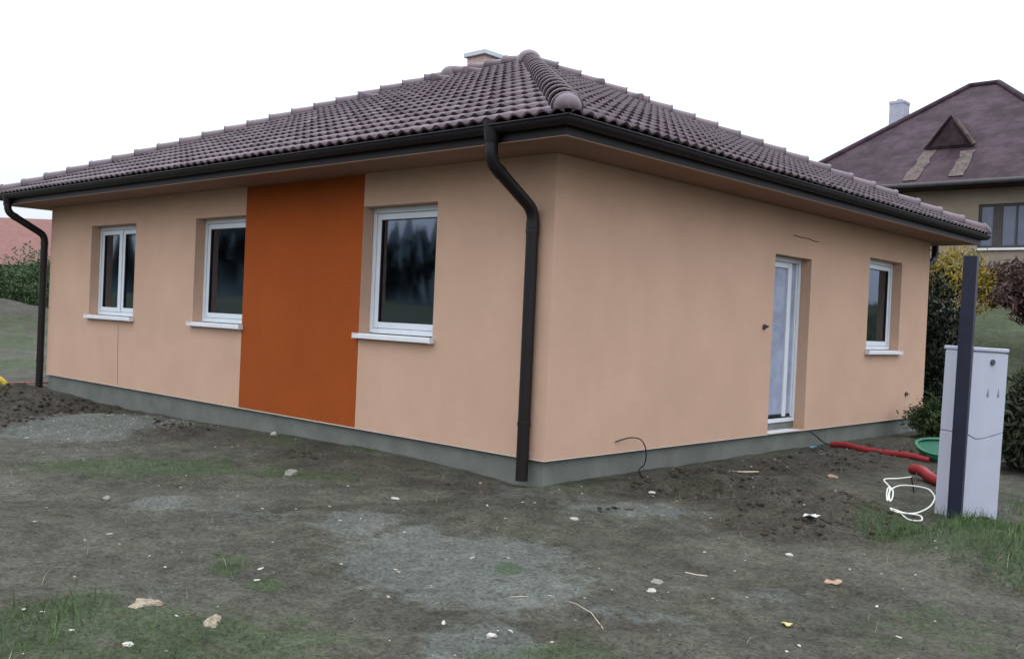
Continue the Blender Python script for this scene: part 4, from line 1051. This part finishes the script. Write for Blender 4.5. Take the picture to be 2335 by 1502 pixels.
# triangular dormer: gable front, two small slopes, pale verge
yf = 23.45; ax_, axz = -4.80, zroof(yf) + 0.98; xl, xr = -5.50, -4.12; zb = zroof(yf) + 0.03; yb = yf + (axz - zb) / ((9.68 - NZ) / (28 - (NY0 - ex)))
dm = MB(); dm.add([(xl, yf, zb), (xr, yf, zb), (ax_, yf, axz), (ax_, yb, axz)], [(0, 1, 2), (0, 2, 3), (1, 3, 2)])
dorm = dm.build('dormer', M['nb_roof'], nroof)
MB().add([(xl + .18, yf - .01, zb + .06), (xr - .18, yf - .01, zb + .06), (ax_, yf - .01, axz - .22), (xl + .18, yf - .03, zb + .06), (xr - .18, yf - .03, zb + .06), (ax_, yf - .03, axz - .22)], [(3, 4, 5), (0, 3, 5, 2), (1, 2, 5, 4), (0, 1, 4, 3)]).build('gable', M['nb_roof'], dorm)
MB().tube([(ax_ + .12, yf - .03, axz - .12), (xr + .02, yf - .05, zb + .03)], .07, 6).build('verge', M['nb_patch'], dorm)
MB().tube([(ax_, yf - .03, axz), (xl - .03, yf - .05, zb)], .035, 6).build('verge', M['nb_roof'], dorm)
nn = Vector((0, -(9.68 - NZ), 28 - (NY0 - ex))).normalized()
for (xa, ya, xb, yb_, wd, sd_) in ((-5.36, 23.4, -5.22, 21.6, .20, 3), (-4.20, 23.2, -4.02, 21.7, .19, 6)):
    r = random.Random(sd_); nr = 7; vs = []; fs = []
    for i in range(nr + 1):
        t = i / nr; y_ = ya + (yb_ - ya) * t; x_ = xa + (xb - xa) * t
        l_, r_ = x_ - wd * r.uniform(.7, 1.25), x_ + wd * r.uniform(.7, 1.25)
        for q in (l_, r_): vs.append(Vector((q, y_, zroof(y_))) + nn * .03)
        for q in (l_, r_): vs.append(Vector((q, y_, zroof(y_))) - nn * .02)
    for i in range(nr):
        a = 4 * i; fs += [(a, a + 1, a + 5, a + 4), (a, a + 4, a + 6, a + 2), (a + 1, a + 3, a + 7, a + 5)]
    fs += [(0, 2, 3, 1)]
    MB().add(vs, fs).build('roof_patch', M['nb_patch'], nroof)

# far house with a red roof on the left
fx, fy = -60.0, 17.0; fz = gz(fx, fy)
fh = thing('far_house', 'distant house with a long red tiled roof behind the left trees', 'house', (fx, fy, fz))
fd = Matrix.Rotation(math.atan2(0.944, 0.33) - math.pi / 2 + rad(58), 4, 'Z')
fh.rotation_euler = fd.to_euler()
hw, hl = 4.5, 9.0
MB().box((-hl, -hw, -1), (hl, hw, 3.2 - fz)).build('wall', M['nb_wall'], fh)
e0, e1 = 3.0 - fz, 6.15 - fz
MB().add([(-hl - .5, -hw - .5, e0), (hl + .5, -hw - .5, e0), (hl + .5, hw + .5, e0), (-hl - .5, hw + .5, e0), (-hl - .5, 0, e1), (hl + .5, 0, e1)], [(0, 1, 5, 4), (2, 3, 4, 5), (1, 2, 5), (3, 0, 4), (3, 2, 1, 0)]).build('roof', M['far_red'], fh)

# wood on the far side of the fields behind the viewer (mirrored in the panes)
fo = MB(); r = random.Random(5)
Vt = []; Ft = []
for i in range(420):
    t = r.uniform(0, 1); x = -190 + 330 * t; y = -78 - 40 * r.random() - 10 * math.sin(x * .03)
    hgt = (9.0 + 7.0 * float(sstep(105, 140, np.array([-x]))[0])) * r.uniform(.82, 1.15); z = gz(x, y) - .3; w = hgt * .2
    n = 7; levels = [(1.0, 0.0), (.62, .42), (.7, .40), (.36, .70), (.42, .68), (0.02, 1.0)]
    o_ = len(Vt)
    for k_, (rr, zz) in enumerate(levels):
        for q in range(n):
            a = 2 * math.pi * q / n + i; Vt.append((x + w * rr * math.cos(a) * r.uniform(.8, 1.2), y + w * rr * math.sin(a) * r.uniform(.8, 1.2), z + hgt * zz))
    for k_ in range(len(levels) - 1):
        for q in range(n): Ft.append((o_ + k_ * n + q, o_ + k_ * n + (q + 1) % n, o_ + (k_ + 1) * n + (q + 1) % n, o_ + (k_ + 1) * n + q))
    for q in range(n):
        pass
tag(link('wood', fast_mesh('wood', Vt, Ft, M['forest'])), 'spruce wood coloured pale for haze across the field, mirrored in the panes', 'wood', kind='stuff')
